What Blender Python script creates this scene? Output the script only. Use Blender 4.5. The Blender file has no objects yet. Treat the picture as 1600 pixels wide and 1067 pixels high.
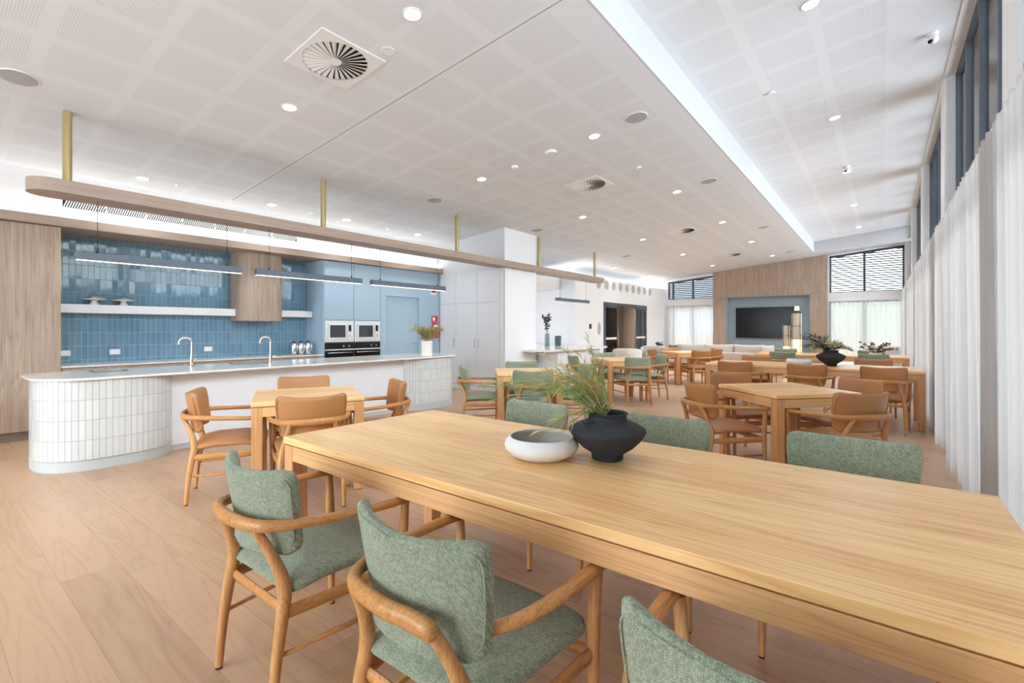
import bpy, math, random
from mathutils import Vector, Matrix
random.seed(7)
PI = math.pi
S = bpy.context.scene
COL = S.collection

# ------------------------------------------------------------------ camera, world, exposure
CAM_Z = 1.33
cd = bpy.data.cameras.new('camera'); cam = bpy.data.objects.new('camera', cd); COL.objects.link(cam)
cam.location = (0, 0, CAM_Z)
cam.rotation_euler = (PI/2, 0, math.radians(37.945))
cd.sensor_width = 36; cd.lens = 740*36/1600; cd.shift_y = -20/1600; cd.clip_start = 0.02
S.camera = cam
w = bpy.data.worlds.new('sky'); S.world = w; w.use_nodes = True
wt = w.node_tree; bg = wt.nodes['Background']; bg.inputs[0].default_value = (0.88, 0.94, 1.0, 1)
# overcast sky: zenith three times as bright as the horizon
_tc = wt.nodes.new('ShaderNodeTexCoord'); _sp = wt.nodes.new('ShaderNodeSeparateXYZ'); wt.links.new(_tc.outputs['Generated'], _sp.inputs[0])
_mr = wt.nodes.new('ShaderNodeMapRange'); wt.links.new(_sp.outputs[2], _mr.inputs[0])
_mr.inputs[1].default_value = 0.0; _mr.inputs[2].default_value = 1.0; _mr.inputs[3].default_value = 4.5; _mr.inputs[4].default_value = 14.0
wt.links.new(_mr.outputs[0], bg.inputs[1])
S.view_settings.view_transform = 'Standard'; S.view_settings.look = 'None'
S.view_settings.gamma = 1; S.view_settings.use_curve_mapping = False
S.view_settings.exposure = 0.66
S.cycles.max_bounces = 12; S.cycles.diffuse_bounces = 6; S.cycles.glossy_bounces = 4
S.cycles.transparent_max_bounces = 16; S.cycles.sample_clamp_indirect = 8
S.cycles.caustics_reflective = False; S.cycles.caustics_refractive = False
SPOT_W = 24.0
# ------------------------------------------------------------------ helpers
def tag(o, label=None, cat=None, group=None, kind=None):
    if label: o['label'] = label
    if cat: o['category'] = cat
    if group: o['group'] = group
    if kind: o['kind'] = kind
    return o
def empty(name, loc=(0, 0, 0), rz=0.0, label=None, cat=None, group=None):
    o = bpy.data.objects.new(name, None); COL.objects.link(o)
    o.empty_display_size = 0.1; o.location = loc; o.rotation_euler = (0, 0, rz)
    return tag(o, label, cat, group)
def copy_tree(o, parent=None):
    c = o.copy(); COL.objects.link(c)
    if parent is not None: c.parent = parent
    for ch in list(o.children): copy_tree(ch, c)
    return c
class MB:
    def __init__(s): s.v = []; s.f = []; s.uv = []; s.hasuv = False
    def add(s, vs, fs, uvs=None):
        n = len(s.v); s.v += [tuple(p) for p in vs]; s.f += [tuple(i+n for i in f) for f in fs]
        if uvs: s.hasuv = True; s.uv += list(uvs)
        else: s.uv += [(0, 0)]*len(vs)
        return s
    def box(s, a, b):
        x0, y0, z0 = a; x1, y1, z1 = b
        return s.add([(x0,y0,z0),(x1,y0,z0),(x1,y1,z0),(x0,y1,z0),(x0,y0,z1),(x1,y0,z1),(x1,y1,z1),(x0,y1,z1)],
                     [(0,3,2,1),(4,5,6,7),(0,1,5,4),(1,2,6,5),(2,3,7,6),(3,0,4,7)])
    def prism(s, pts, z0, z1, uv=False):   # plan outline (ccw) extruded
        n = len(pts)
        vs = [(x, y, z0) for x, y in pts] + [(x, y, z1) for x, y in pts]
        s.add(vs, [tuple(reversed(range(n))), tuple(range(n, 2*n))] + [(i, (i+1) % n, n+(i+1) % n, n+i) for i in range(n)])
        return s
    def band(s, pts, z0, z1, u0=0.0, closed=False):  # vertical wall following a plan path, with uv in metres
        L = [u0]; P = list(pts) + ([pts[0]] if closed else [])
        for i in range(1, len(P)): L.append(L[-1] + math.dist(P[i-1], P[i]))
        vs = []; uv = []
        for (x, y), l in zip(P, L): vs += [(x, y, z0), (x, y, z1)]; uv += [(l, z0), (l, z1)]
        return s.add(vs, [(2*i, 2*i+2, 2*i+3, 2*i+1) for i in range(len(P)-1)], uv)
    def hexa(s, bot, top):  # 4 bottom + 4 top points
        return s.add(list(bot)+list(top), [(0,3,2,1),(4,5,6,7),(0,1,5,4),(1,2,6,5),(2,3,7,6),(3,0,4,7)])
    def lathe(s, prof, n=32, c=(0, 0, 0), cap=True):
        vs = []; fs = []
        for r, z in prof:
            for k in range(n):
                a = 2*PI*k/n; vs.append((c[0]+r*math.cos(a), c[1]+r*math.sin(a), c[2]+z))
        for i in range(len(prof)-1):
            for k in range(n):
                a = i*n+k; b = i*n+(k+1) % n; fs.append((a, b, b+n, a+n))
        if cap:
            fs.append(tuple(reversed(range(n)))); m = (len(prof)-1)*n; fs.append(tuple(range(m, m+n)))
        return s.add(vs, fs)
    def tube(s, path, rad, n=10, flat=1.0, up=(0, 0, 1), cap=True):
        # swept tube; rad number, list, or list of (a,b) half-widths (side, up)
        P = [Vector(p) for p in path]; m = len(P); vs = []; fs = []
        if not isinstance(rad, (list, tuple)): rad = [rad]*m
        U = Vector(up)
        for i, p in enumerate(P):
            t = (P[min(i+1, m-1)] - P[max(i-1, 0)])
            if t.length < 1e-9: t = Vector((0, 0, 1))
            t.normalize(); side = t.cross(U)
            if side.length < 1e-3: side = t.cross(Vector((0, 1, 0)))
            side.normalize(); nn = side.cross(t)
            r = rad[i]; a, b = (r if isinstance(r, (tuple, list)) else (r, r*flat))
            for k in range(n):
                an = 2*PI*k/n; vs.append(p + side*(a*math.cos(an)) + nn*(b*math.sin(an)))
        for i in range(m-1):
            for k in range(n):
                x = i*n+k; y = i*n+(k+1) % n; fs.append((x, x+n, y+n, y))
        if cap: fs.append(tuple(range(n))); fs.append(tuple(reversed(range((m-1)*n, m*n))))
        return s.add(vs, fs)
    def build(s, name, mat, parent=None, smooth=False, bevel=0, kind=None, seg=2, angle=None):
        me = bpy.data.meshes.new(name); me.from_pydata(s.v, [], s.f); me.update()
        if s.hasuv:
            l = me.uv_layers.new(name='UVMap')
            for lp in me.loops: l.data[lp.index].uv = s.uv[lp.vertex_index]
        me.materials.append(mat)
        if smooth:
            me.shade_smooth()
            if angle is not None: me.set_sharp_from_angle(angle=math.radians(angle))
        o = bpy.data.objects.new(name, me); COL.objects.link(o)
        if parent is not None: o.parent = parent
        if bevel:
            b = o.modifiers.new('bevel', 'BEVEL'); b.width = bevel; b.segments = seg; b.limit_method = 'ANGLE'
        if kind: o['kind'] = kind
        return o
def box(name, a, b, mat, parent=None, bevel=0, kind=None):
    return MB().box(a, b).build(name, mat, parent, bevel=bevel, kind=kind)
def catmull(pts, n=8):
    P = [Vector(p) for p in pts]; P = [2*P[0]-P[1]] + P + [2*P[-1]-P[-2]]; out = []
    for i in range(1, len(P)-2):
        for k in range(n):
            t = k/n; a, b, c, d = P[i-1:i+3]
            out.append(0.5*((2*b)+(c-a)*t+(2*a-5*b+4*c-d)*t*t+(3*b-a-3*c+d)*t**3))
    out.append(P[-2]); return out
def lerps(vals, m):
    out = []
    for i in range(m):
        t = i/(m-1)*(len(vals)-1); k = min(int(t), len(vals)-2); f = t-k
        a, b = vals[k], vals[k+1]
        out.append(tuple(x+(y-x)*f for x, y in zip(a, b)) if isinstance(a, tuple) else a+(b-a)*f)
    return out
def pad(w, h, t, r, warp, nx=22, ny=14, p=5, puff=0.0):
    """soft rounded slab: outline w x h with corner radius r, thickness t; warp maps (x, y, n) to 3D"""
    mb = MB()
    def mp(i, n): return math.sin((2*i/n-1)*PI/2)*0.55 + (2*i/n-1)*0.45
    idx = {}; vs = []; fs = []
    for side in (1, -1):
        for j in range(ny+1):
            for i in range(nx+1):
                edge = i in (0, nx) or j in (0, ny)
                if edge and side == -1: idx[(i, j, -1)] = idx[(i, j, 1)]; continue
                u, v = mp(i, nx), mp(j, ny)
                x, y = u*w/2, v*h/2; ax, ay = abs(x)-(w/2-r), abs(y)-(h/2-r)
                if ax > 0 and ay > 0:
                    dx, dy = ax/r, ay/r; k1 = dx*math.sqrt(1-dy*dy/2); k2 = dy*math.sqrt(1-dx*dx/2)
                    x = math.copysign(w/2-r+k1*r, x); y = math.copysign(h/2-r+k2*r, y)
                e = max(abs(u), abs(v)); th = t/2*max(0, 1-e**(2*p))**0.5 + puff*(1-u*u)*(1-v*v)*side
                if edge: th = 0
                idx[(i, j, side)] = len(vs); vs.append(warp(x, y, th*side))
    for side in (1, -1):
        for j in range(ny):
            for i in range(nx):
                q = [idx[(i, j, side)], idx[(i+1, j, side)], idx[(i+1, j+1, side)], idx[(i, j+1, side)]]
                fs.append(tuple(q if side == 1 else q[::-1]))
    return mb.add(vs, fs)

# ------------------------------------------------------------------ materials
def newmat(name):
    m = bpy.data.materials.new(name); m.use_nodes = True; nt = m.node_tree
    return m, nt, nt.nodes['Principled BSDF']
def N(nt, t, **kw):
    n = nt.nodes.new(t)
    for k, v in kw.items(): setattr(n, k, v)
    return n
def math_(nt, op, a, b=None, c=None):
    n = N(nt, 'ShaderNodeMath', operation=op)
    for i, x in enumerate((a, b, c)):
        if x is None: continue
        if isinstance(x, (int, float)): n.inputs[i].default_value = x
        else: nt.links.new(x, n.inputs[i])
    return n.outputs[0]
def mixc(nt, f, a, b, blend='MIX'):
    n = N(nt, 'ShaderNodeMix', data_type='RGBA', blend_type=blend)
    for s, x in ((0, f), (6, a), (7, b)):
        if isinstance(x, (int, float)): n.inputs[s].default_value = x
        elif isinstance(x, tuple): n.inputs[s].default_value = x if len(x) == 4 else (*x, 1)
        else: nt.links.new(x, n.inputs[s])
    return n.outputs[2]
def objco(nt, scale=(1, 1, 1), loc=(0, 0, 0), src='Object'):
    tc = N(nt, 'ShaderNodeTexCoord'); mp = N(nt, 'ShaderNodeMapping'); mp.inputs['Scale'].default_value = scale
    mp.inputs['Location'].default_value = loc
    nt.links.new(tc.outputs[src], mp.inputs[0]); return mp.outputs[0]
def srgb(r, g, b):
    f = lambda c: (c/255/12.92 if c/255 <= 0.04045 else ((c/255+0.055)/1.055)**2.4)
    return (f(r), f(g), f(b), 1)
def plain(name, col, rough=0.5, metal=0.0, spec=0.5, noise=0.0, nscale=8.0, bump=0.0, bscale=80.0):
    m, nt, p = newmat(name)
    p.inputs['Base Color'].default_value = col; p.inputs['Roughness'].default_value = rough
    p.inputs['Metallic'].default_value = metal; p.inputs['Specular IOR Level'].default_value = spec
    n = N(nt, 'ShaderNodeTexNoise'); n.inputs['Scale'].default_value = nscale; n.inputs['Detail'].default_value = 4
    nt.links.new(objco(nt), n.inputs[0])
    k = max(noise, 0.02)
    c = mixc(nt, n.outputs[0], tuple(x*(1-k) for x in col[:3]), tuple(min(1, x*(1+k)) for x in col[:3]))
    nt.links.new(c, p.inputs['Base Color'])
    if bump:
        n2 = N(nt, 'ShaderNodeTexNoise'); n2.inputs['Scale'].default_value = bscale; n2.inputs['Detail'].default_value = 3
        nt.links.new(objco(nt), n2.inputs[0])
        b = N(nt, 'ShaderNodeBump'); b.inputs['Strength'].default_value = bump; b.inputs['Distance'].default_value = 0.004
        nt.links.new(n2.outputs[0], b.inputs['Height']); nt.links.new(b.outputs[0], p.inputs['Normal'])
    return m
def wood(name, light, dark, axis='X', plank=None, rough=0.45, contrast=0.6, across=9.0, line=0.45, seed=0.0, bumpy=0.15, gap=0.0):
    m, nt, p = newmat(name)
    ax = 'XYZ'.index(axis)
    tc = N(nt, 'ShaderNodeTexCoord'); sp = N(nt, 'ShaderNodeSeparateXYZ'); nt.links.new(tc.outputs['Object'], sp.inputs[0])
    a = sp.outputs[ax]; others = [sp.outputs[i] for i in range(3) if i != ax]
    rnd = None; gapmask = None
    if plank:
        pw, pl = plank
        row = math_(nt, 'FLOOR', math_(nt, 'DIVIDE', others[0], pw))
        wn0 = N(nt, 'ShaderNodeTexWhiteNoise', noise_dimensions='1D'); nt.links.new(row, wn0.inputs['W'])
        along = math_(nt, 'DIVIDE', math_(nt, 'ADD', a, math_(nt, 'MULTIPLY', wn0.outputs[0], pl)), pl)
        colm = math_(nt, 'FLOOR', along)
        wn = N(nt, 'ShaderNodeTexWhiteNoise', noise_dimensions='2D')
        cb = N(nt, 'ShaderNodeCombineXYZ'); nt.links.new(row, cb.inputs[0]); nt.links.new(colm, cb.inputs[1]); nt.links.new(cb.outputs[0], wn.inputs[0])
        rnd = wn.outputs[0]
        if gap:
            f1 = math_(nt, 'FRACT', math_(nt, 'DIVIDE', others[0], pw)); f2 = math_(nt, 'FRACT', along)
            g1 = math_(nt, 'LESS_THAN', f1, gap/pw); g2 = math_(nt, 'LESS_THAN', f2, gap/pl); gapmask = math_(nt, 'MAXIMUM', g1, g2)
    def coords(sl, sc, off):
        c = N(nt, 'ShaderNodeCombineXYZ')
        o = off if rnd is None else math_(nt, 'ADD', math_(nt, 'MULTIPLY', rnd, 37.0), off)
        nt.links.new(math_(nt, 'ADD', math_(nt, 'MULTIPLY', a, sl), o), c.inputs[0])
        nt.links.new(math_(nt, 'MULTIPLY', others[0], sc), c.inputs[1]); nt.links.new(math_(nt, 'MULTIPLY', others[1], sc), c.inputs[2])
        return c.outputs[0]
    n1 = N(nt, 'ShaderNodeTexNoise'); n1.inputs['Scale'].default_value = 1; n1.inputs['Detail'].default_value = 1.5; n1.inputs['Distortion'].default_value = 0.4
    nt.links.new(coords(0.55, across, seed), n1.inputs[0])
    rings = math_(nt, 'PINGPONG', math_(nt, 'MULTIPLY', n1.outputs[0], 9.0), 0.5)
    rings = math_(nt, 'MULTIPLY', rings, 2.0)
    n2 = N(nt, 'ShaderNodeTexNoise'); n2.inputs['Scale'].default_value = 1; n2.inputs['Detail'].default_value = 5; n2.inputs['Roughness'].default_value = 0.65
    nt.links.new(coords(3.0, across*14, seed+5), n2.inputs[0])
    n3 = N(nt, 'ShaderNodeTexNoise'); n3.inputs['Scale'].default_value = 1; n3.inputs['Detail'].default_value = 2
    nt.links.new(coords(0.7, across*1.6, seed+9), n3.inputs[0])
    f = math_(nt, 'ADD', math_(nt, 'MULTIPLY', math_(nt, 'POWER', rings, 2.5), line), math_(nt, 'MULTIPLY', math_(nt, 'SUBTRACT', n2.outputs[0], 0.35), 1.1))
    f = math_(nt, 'ADD', math_(nt, 'MULTIPLY', f, contrast), math_(nt, 'MULTIPLY', math_(nt, 'SUBTRACT', n3.outputs[0], 0.5), 0.9*contrast))
    if rnd is not None: f = math_(nt, 'ADD', f, math_(nt, 'MULTIPLY', math_(nt, 'SUBTRACT', rnd, 0.5), 0.55*contrast))
    fc = N(nt, 'ShaderNodeClamp'); nt.links.new(f, fc.inputs[0])
    c = mixc(nt, fc.outputs[0], light, dark)
    if gapmask is not None: c = mixc(nt, math_(nt, 'MULTIPLY', gapmask, 0.45), c, tuple(x*0.35 for x in dark[:3]))
    nt.links.new(c, p.inputs['Base Color'])
    p.inputs['Roughness'].default_value = rough; p.inputs['Specular IOR Level'].default_value = 0.4
    b = N(nt, 'ShaderNodeBump'); b.inputs['Strength'].default_value = bumpy; b.inputs['Distance'].default_value = 0.001
    nt.links.new(n2.outputs[0], b.inputs['Height']); nt.links.new(b.outputs[0], p.inputs['Normal'])
    return m
def tiles(name, cols, grout, tw, th, axes=(1, 2), src='Object', g=0.003, rough=0.12, tilt=0.05, off=(0, 0), cw=0.0):
    m, nt, p = newmat(name)
    tc = N(nt, 'ShaderNodeTexCoord'); sp = N(nt, 'ShaderNodeSeparateXYZ'); nt.links.new(tc.outputs[src], sp.inputs[0])
    u = math_(nt, 'DIVIDE', math_(nt, 'ADD', sp.outputs[axes[0]], off[0]), tw); v = math_(nt, 'DIVIDE', math_(nt, 'ADD', sp.outputs[axes[1]], off[1]), th)
    cb = N(nt, 'ShaderNodeCombineXYZ'); nt.links.new(math_(nt, 'FLOOR', u), cb.inputs[0]); nt.links.new(math_(nt, 'FLOOR', v), cb.inputs[1])
    wn = N(nt, 'ShaderNodeTexWhiteNoise', noise_dimensions='2D'); nt.links.new(cb.outputs[0], wn.inputs[0])
    def edge(x, sz):
        f = math_(nt, 'FRACT', x); d = math_(nt, 'MULTIPLY', math_(nt, 'MINIMUM', f, math_(nt, 'SUBTRACT', 1.0, f)), sz); return d
    d = math_(nt, 'MINIMUM', edge(u, tw), edge(v, th))
    gm = math_(nt, 'LESS_THAN', d, g/2)
    n = N(nt, 'ShaderNodeTexNoise'); n.inputs['Scale'].default_value = 14; n.inputs['Detail'].default_value = 3; nt.links.new(tc.outputs[src], n.inputs[0])
    f = math_(nt, 'ADD', math_(nt, 'MULTIPLY', wn.outputs[0], 0.65), math_(nt, 'MULTIPLY', n.outputs[0], 0.35))
    c = mixc(nt, gm, mixc(nt, f, cols[0], cols[1]), grout); nt.links.new(c, p.inputs['Base Color'])
    nt.links.new(math_(nt, 'ADD', math_(nt, 'MULTIPLY', gm, 0.6), rough), p.inputs['Roughness'])
    # slight per-tile tilt + rounded tile edges + hand-made surface
    ge = N(nt, 'ShaderNodeNewGeometry'); vm = N(nt, 'ShaderNodeVectorMath', operation='SUBTRACT'); nt.links.new(wn.outputs[1], vm.inputs[0]); vm.inputs[1].default_value = (0.5, 0.5, 0.5)
    vs = N(nt, 'ShaderNodeVectorMath', operation='SCALE'); nt.links.new(vm.outputs[0], vs.inputs[0]); vs.inputs['Scale'].default_value = tilt
    va = N(nt, 'ShaderNodeVectorMath', operation='ADD'); nt.links.new(vs.outputs[0], va.inputs[0]); nt.links.new(ge.outputs['Normal'], va.inputs[1])
    vn = N(nt, 'ShaderNodeVectorMath', operation='NORMALIZE'); nt.links.new(va.outputs[0], vn.inputs[0])
    h = math_(nt, 'ADD', math_(nt, 'MINIMUM', math_(nt, 'DIVIDE', d, 0.004), 1.0), math_(nt, 'MULTIPLY', n.outputs[0], 0.5))
    b = N(nt, 'ShaderNodeBump'); b.inputs['Strength'].default_value = 0.5; b.inputs['Distance'].default_value = 0.003
    nt.links.new(h, b.inputs['Height']); nt.links.new(vn.outputs[0], b.inputs['Normal']); nt.links.new(b.outputs[0], p.inputs['Normal'])
    return m
def perforated(name, col, cx, cy, px, py, xmin, xmax):
    m, nt, p = newmat(name)
    tc = N(nt, 'ShaderNodeTexCoord'); sp = N(nt, 'ShaderNodeSeparateXYZ'); nt.links.new(tc.outputs['Object'], sp.inputs[0])
    X, Y = sp.outputs[0], sp.outputs[1]
    def cell(v, c, per): return math_(nt, 'SUBTRACT', math_(nt, 'MULTIPLY', math_(nt, 'FRACT', math_(nt, 'ADD', math_(nt, 'DIVIDE', math_(nt, 'SUBTRACT', v, c), per), 0.5)), per), per/2)
    inx = math_(nt, 'LESS_THAN', math_(nt, 'ABSOLUTE', cell(X, cx, 0.6)), px); iny = math_(nt, 'LESS_THAN', math_(nt, 'ABSOLUTE', cell(Y, cy, 0.6)), py)
    q = 0.0167
    dx, dy = cell(X, 0, q), cell(Y, 0, q)
    r2 = math_(nt, 'ADD', math_(nt, 'MULTIPLY', dx, dx), math_(nt, 'MULTIPLY', dy, dy))
    inx = math_(nt, 'MULTIPLY', inx, math_(nt, 'MULTIPLY', math_(nt, 'GREATER_THAN', X, xmin), math_(nt, 'LESS_THAN', X, xmax)))
    hole = math_(nt, 'MULTIPLY', math_(nt, 'MULTIPLY', inx, iny), math_(nt, 'LESS_THAN', r2, (0.0036)**2))
    nt.links.new(mixc(nt, hole, col, tuple(x*0.68 for x in col[:3])), p.inputs['Base Color'])
    p.inputs['Roughness'].default_value = 0.9; p.inputs['Specular IOR Level'].default_value = 0.2
    return m
def grooved(name, col, axis, pitch=0.1, rough=0.5):
    m, nt, p = newmat(name)
    tc = N(nt, 'ShaderNodeTexCoord'); sp = N(nt, 'ShaderNodeSeparateXYZ'); nt.links.new(tc.outputs['Object'], sp.inputs[0])
    f = math_(nt, 'FRACT', math_(nt, 'DIVIDE', sp.outputs[axis], pitch)); d = math_(nt, 'MULTIPLY', math_(nt, 'MINIMUM', f, math_(nt, 'SUBTRACT', 1.0, f)), pitch)
    p.inputs['Base Color'].default_value = col; p.inputs['Roughness'].default_value = rough
    b = N(nt, 'ShaderNodeBump'); b.inputs['Strength'].default_value = 0.6; b.inputs['Distance'].default_value = 0.004
    nt.links.new(math_(nt, 'MINIMUM', math_(nt, 'DIVIDE', d, 0.004), 1.0), b.inputs['Height']); nt.links.new(b.outputs[0], p.inputs['Normal'])
    return m
def fabric(name, c1, c2, scale=235.0, rough=0.9, amt=0.6):
    """woven cloth: a grid of crossing threads, each crossing with its own tone"""
    m, nt, p = newmat(name)
    tc = N(nt, 'ShaderNodeTexCoord'); sp = N(nt, 'ShaderNodeSeparateXYZ'); nt.links.new(tc.outputs['Object'], sp.inputs[0])
    n = N(nt, 'ShaderNodeTexNoise'); n.inputs['Scale'].default_value = 38; n.inputs['Detail'].default_value = 5; n.inputs['Roughness'].default_value = 0.7; nt.links.new(tc.outputs['Object'], n.inputs[0])
    wob = math_(nt, 'MULTIPLY', n.outputs[0], 1.6)
    u = math_(nt, 'ADD', math_(nt, 'MULTIPLY', sp.outputs[0], scale), wob)
    v = math_(nt, 'ADD', math_(nt, 'MULTIPLY', math_(nt, 'ADD', sp.outputs[1], sp.outputs[2]), scale), wob)
    cb = N(nt, 'ShaderNodeCombineXYZ'); nt.links.new(math_(nt, 'FLOOR', u), cb.inputs[0]); nt.links.new(math_(nt, 'FLOOR', v), cb.inputs[1])
    wn = N(nt, 'ShaderNodeTexWhiteNoise', noise_dimensions='2D'); nt.links.new(cb.outputs[0], wn.inputs[0])
    hu = math_(nt, 'ABSOLUTE', math_(nt, 'SINE', math_(nt, 'MULTIPLY', u, PI))); hv = math_(nt, 'ABSOLUTE', math_(nt, 'SINE', math_(nt, 'MULTIPLY', v, PI)))
    h = math_(nt, 'MULTIPLY', hu, hv)
    f = math_(nt, 'ADD', math_(nt, 'MULTIPLY', wn.outputs[0], 0.45), math_(nt, 'ADD', math_(nt, 'MULTIPLY', h, 0.45), math_(nt, 'MULTIPLY', math_(nt, 'SUBTRACT', n.outputs[0], 0.4), 0.6)))
    fc = N(nt, 'ShaderNodeClamp'); nt.links.new(f, fc.inputs[0])
    nt.links.new(mixc(nt, fc.outputs[0], c1, c2), p.inputs['Base Color'])
    p.inputs['Roughness'].default_value = rough; p.inputs['Specular IOR Level'].default_value = 0.2
    p.inputs['Sheen Weight'].default_value = 0.25; p.inputs['Sheen Roughness'].default_value = 0.6
    b = N(nt, 'ShaderNodeBump'); b.inputs['Strength'].default_value = amt; b.inputs['Distance'].default_value = 0.003
    nt.links.new(h, b.inputs['Height']); nt.links.new(b.outputs[0], p.inputs['Normal'])
    return m
def emit(name, col, strength):
    m, nt, p = newmat(name); p.inputs['Base Color'].default_value = col
    p.inputs['Emission Color'].default_value = col; p.inputs['Emission Strength'].default_value = strength; return m
def sheer(name, col, trans=0.4, clear=0.1):
    m, nt, p = newmat(name); nt.nodes.remove(p); out = nt.nodes['Material Output']
    d = N(nt, 'ShaderNodeBsdfDiffuse'); t = N(nt, 'ShaderNodeBsdfTranslucent'); c = N(nt, 'ShaderNodeBsdfTransparent')
    n = N(nt, 'ShaderNodeTexNoise'); n.inputs['Scale'].default_value = 1.0; n.inputs['Detail'].default_value = 4
    nt.links.new(objco(nt, (90, 90, 300)), n.inputs[0])
    cc = mixc(nt, n.outputs[0], tuple(x*0.93 for x in col[:3]), col)
    nt.links.new(cc, d.inputs[0]); nt.links.new(cc, t.inputs[0])
    a = N(nt, 'ShaderNodeMixShader'); a.inputs[0].default_value = trans; nt.links.new(d.outputs[0], a.inputs[1]); nt.links.new(t.outputs[0], a.inputs[2])
    b = N(nt, 'ShaderNodeMixShader'); b.inputs[0].default_value = clear; nt.links.new(a.outputs[0], b.inputs[1]); nt.links.new(c.outputs[0], b.inputs[2])
    nt.links.new(b.outputs[0], out.inputs[0]); return m
def glass(name, tint=(0.95, 0.97, 0.97, 1), ior=1.45):
    m, nt, p = newmat(name); nt.nodes.remove(p); out = nt.nodes['Material Output']
    c = N(nt, 'ShaderNodeBsdfTransparent'); c.inputs[0].default_value = tint
    g = N(nt, 'ShaderNodeBsdfGlossy'); g.inputs['Roughness'].default_value = 0.02
    f = N(nt, 'ShaderNodeFresnel'); f.inputs[0].default_value = ior
    a = N(nt, 'ShaderNodeMixShader'); nt.links.new(f.outputs[0], a.inputs[0]) if ior > 1.3 else setattr(a.inputs[0], 'default_value', .14); nt.links.new(c.outputs[0], a.inputs[1]); nt.links.new(g.outputs[0], a.inputs[2])
    nt.links.new(a.outputs[0], out.inputs[0]); return m

M = {}
M['white'] = plain('white_paint', srgb(238, 238, 238), 0.7)
M['bulk'] = plain('bulkhead_paint', srgb(204, 206, 208), 0.8)
M['white_gloss'] = plain('white_cabinet', srgb(226, 227, 230), 0.35)
M['grey_panel'] = grooved('panel_white_x', srgb(225, 226, 229), 0)
M['col_panel'] = grooved('panel_white_y', srgb(236, 237, 240), 1)
M['ceil_l'] = perforated('ceiling_perforated', srgb(230, 234, 237), -4.675, 0.95, 0.235, 0.25, -7.95, -1.97)
M['ceil_r'] = perforated('ceiling_perforated_high', srgb(234, 237, 238), -0.81, 5.19, 0.25, 0.25, -1.7, .08)
M['joint'] = plain('joint', srgb(150, 148, 146), 0.9)
M['floor'] = wood('oak_floor', srgb(200, 165, 132), srgb(150, 116, 90), 'X', (0.25, 1.8), 0.38, 0.62, across=5.0, line=0.35, bumpy=0.05, gap=0.002)
M['oak_x'] = wood('oak_table', srgb(255, 214, 152), srgb(218, 150, 88), 'X', (0.135, 3.9), 0.30, 0.72, across=13, line=0.6)
M['oak_xs'] = wood('oak_rail_x', srgb(232, 186, 134), srgb(186, 128, 78), 'X', None, 0.4, 0.7, across=22, line=0.55, seed=3)
M['oak_ys'] = wood('oak_rail_y', srgb(232, 186, 134), srgb(186, 128, 78), 'Y', None, 0.4, 0.7, across=22, line=0.55, seed=4)
M['oak_z'] = wood('oak_leg', srgb(222, 170, 118), srgb(170, 112, 66), 'Z', None, 0.42, 0.8, across=26, line=0.6, seed=6)
M['chair_wood'] = wood('chair_oak', srgb(208, 156, 100), srgb(140, 90, 48), 'Z', None, 0.35, 0.8, across=34, line=0.5, seed=2)
M['chair_rail'] = wood('chair_oak_rail', srgb(204, 148, 90), srgb(136, 86, 44), 'Y', None, 0.3, 0.8, across=34, line=0.55, seed=8)
M['veneer'] = wood('grey_oak_veneer', srgb(186, 166, 148), srgb(118, 94, 78), 'Z', None, 0.5, 0.95, across=13, line=0.3, seed=1)
M['veneer_y'] = wood('grey_oak_veneer_y', srgb(178, 158, 143), srgb(134, 112, 98), 'Y', None, 0.5, 0.75, across=26, line=0.3, seed=1)
M['green'] = fabric('green_weave', srgb(92, 112, 98), srgb(188, 194, 162))
M['tan'] = plain('tan_leather', srgb(176, 124, 76), 0.42, noise=0.06, nscale=6, bump=0.25, bscale=260)
M['cream'] = fabric('cream_boucle', srgb(206, 200, 190), srgb(232, 228, 220), 180)
M['beige'] = fabric('beige_linen', srgb(196, 184, 170), srgb(222, 212, 200), 240)
M['grey_fab'] = fabric('grey_linen', srgb(150, 148, 146), srgb(182, 180, 178), 240)
M['brown_fab'] = fabric('brown_linen', srgb(92, 74, 60), srgb(126, 104, 88), 240)
M['blue_tile'] = tiles('blue_glazed_tile', (srgb(96, 134, 158), srgb(118, 154, 176)), srgb(176, 202, 212), 0.065, 0.185, (1, 2), off=(0, -0.907+0.185*6), g=0.003, rough=0.08, tilt=0.035)
M['white_tile'] = tiles('white_glazed_tile', (srgb(200, 204, 204), srgb(218, 218, 215)), srgb(164, 168, 168), 0.049, 0.1875, (0, 1), src='UV', off=(0, 0.0875), g=0.005, rough=0.18, tilt=0.04)
M['blue'] = plain('blue_laminate', srgb(166, 190, 206), 0.45)
M['blue_niche'] = plain('blue_grey_panel', srgb(142, 160, 172), 0.6)
M['stone'] = plain('pale_stone', srgb(232, 228, 222), 0.12, noise=0.03, nscale=30)
M['kick'] = plain('kickboard', srgb(190, 196, 196), 0.5)
M['charcoal'] = plain('charcoal_metal', srgb(82, 96, 112), 0.4)
M['frame'] = plain('dark_window_frame', srgb(70, 76, 84), 0.45)
M['black'] = plain('black_gloss', srgb(16, 16, 18), 0.12)
M['black_matte'] = plain('black_matte', srgb(24, 24, 26), 0.6)
M['screen'] = plain('tv_screen', srgb(6, 8, 12), 0.18, spec=0.3)
M['steel'] = plain('brushed_steel', srgb(206, 206, 206), 0.22, metal=0.9)
M['steel_pale'] = plain('pale_steel', srgb(214, 216, 218), 0.35, metal=0.4)
M['oven_win'] = plain('oven_glass', srgb(60, 62, 66), 0.08)
M['chrome'] = plain('chrome', srgb(220, 216, 210), 0.1, metal=1.0)
M['brass'] = plain('brass', srgb(178, 158, 106), 0.35, metal=0.3)
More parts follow.
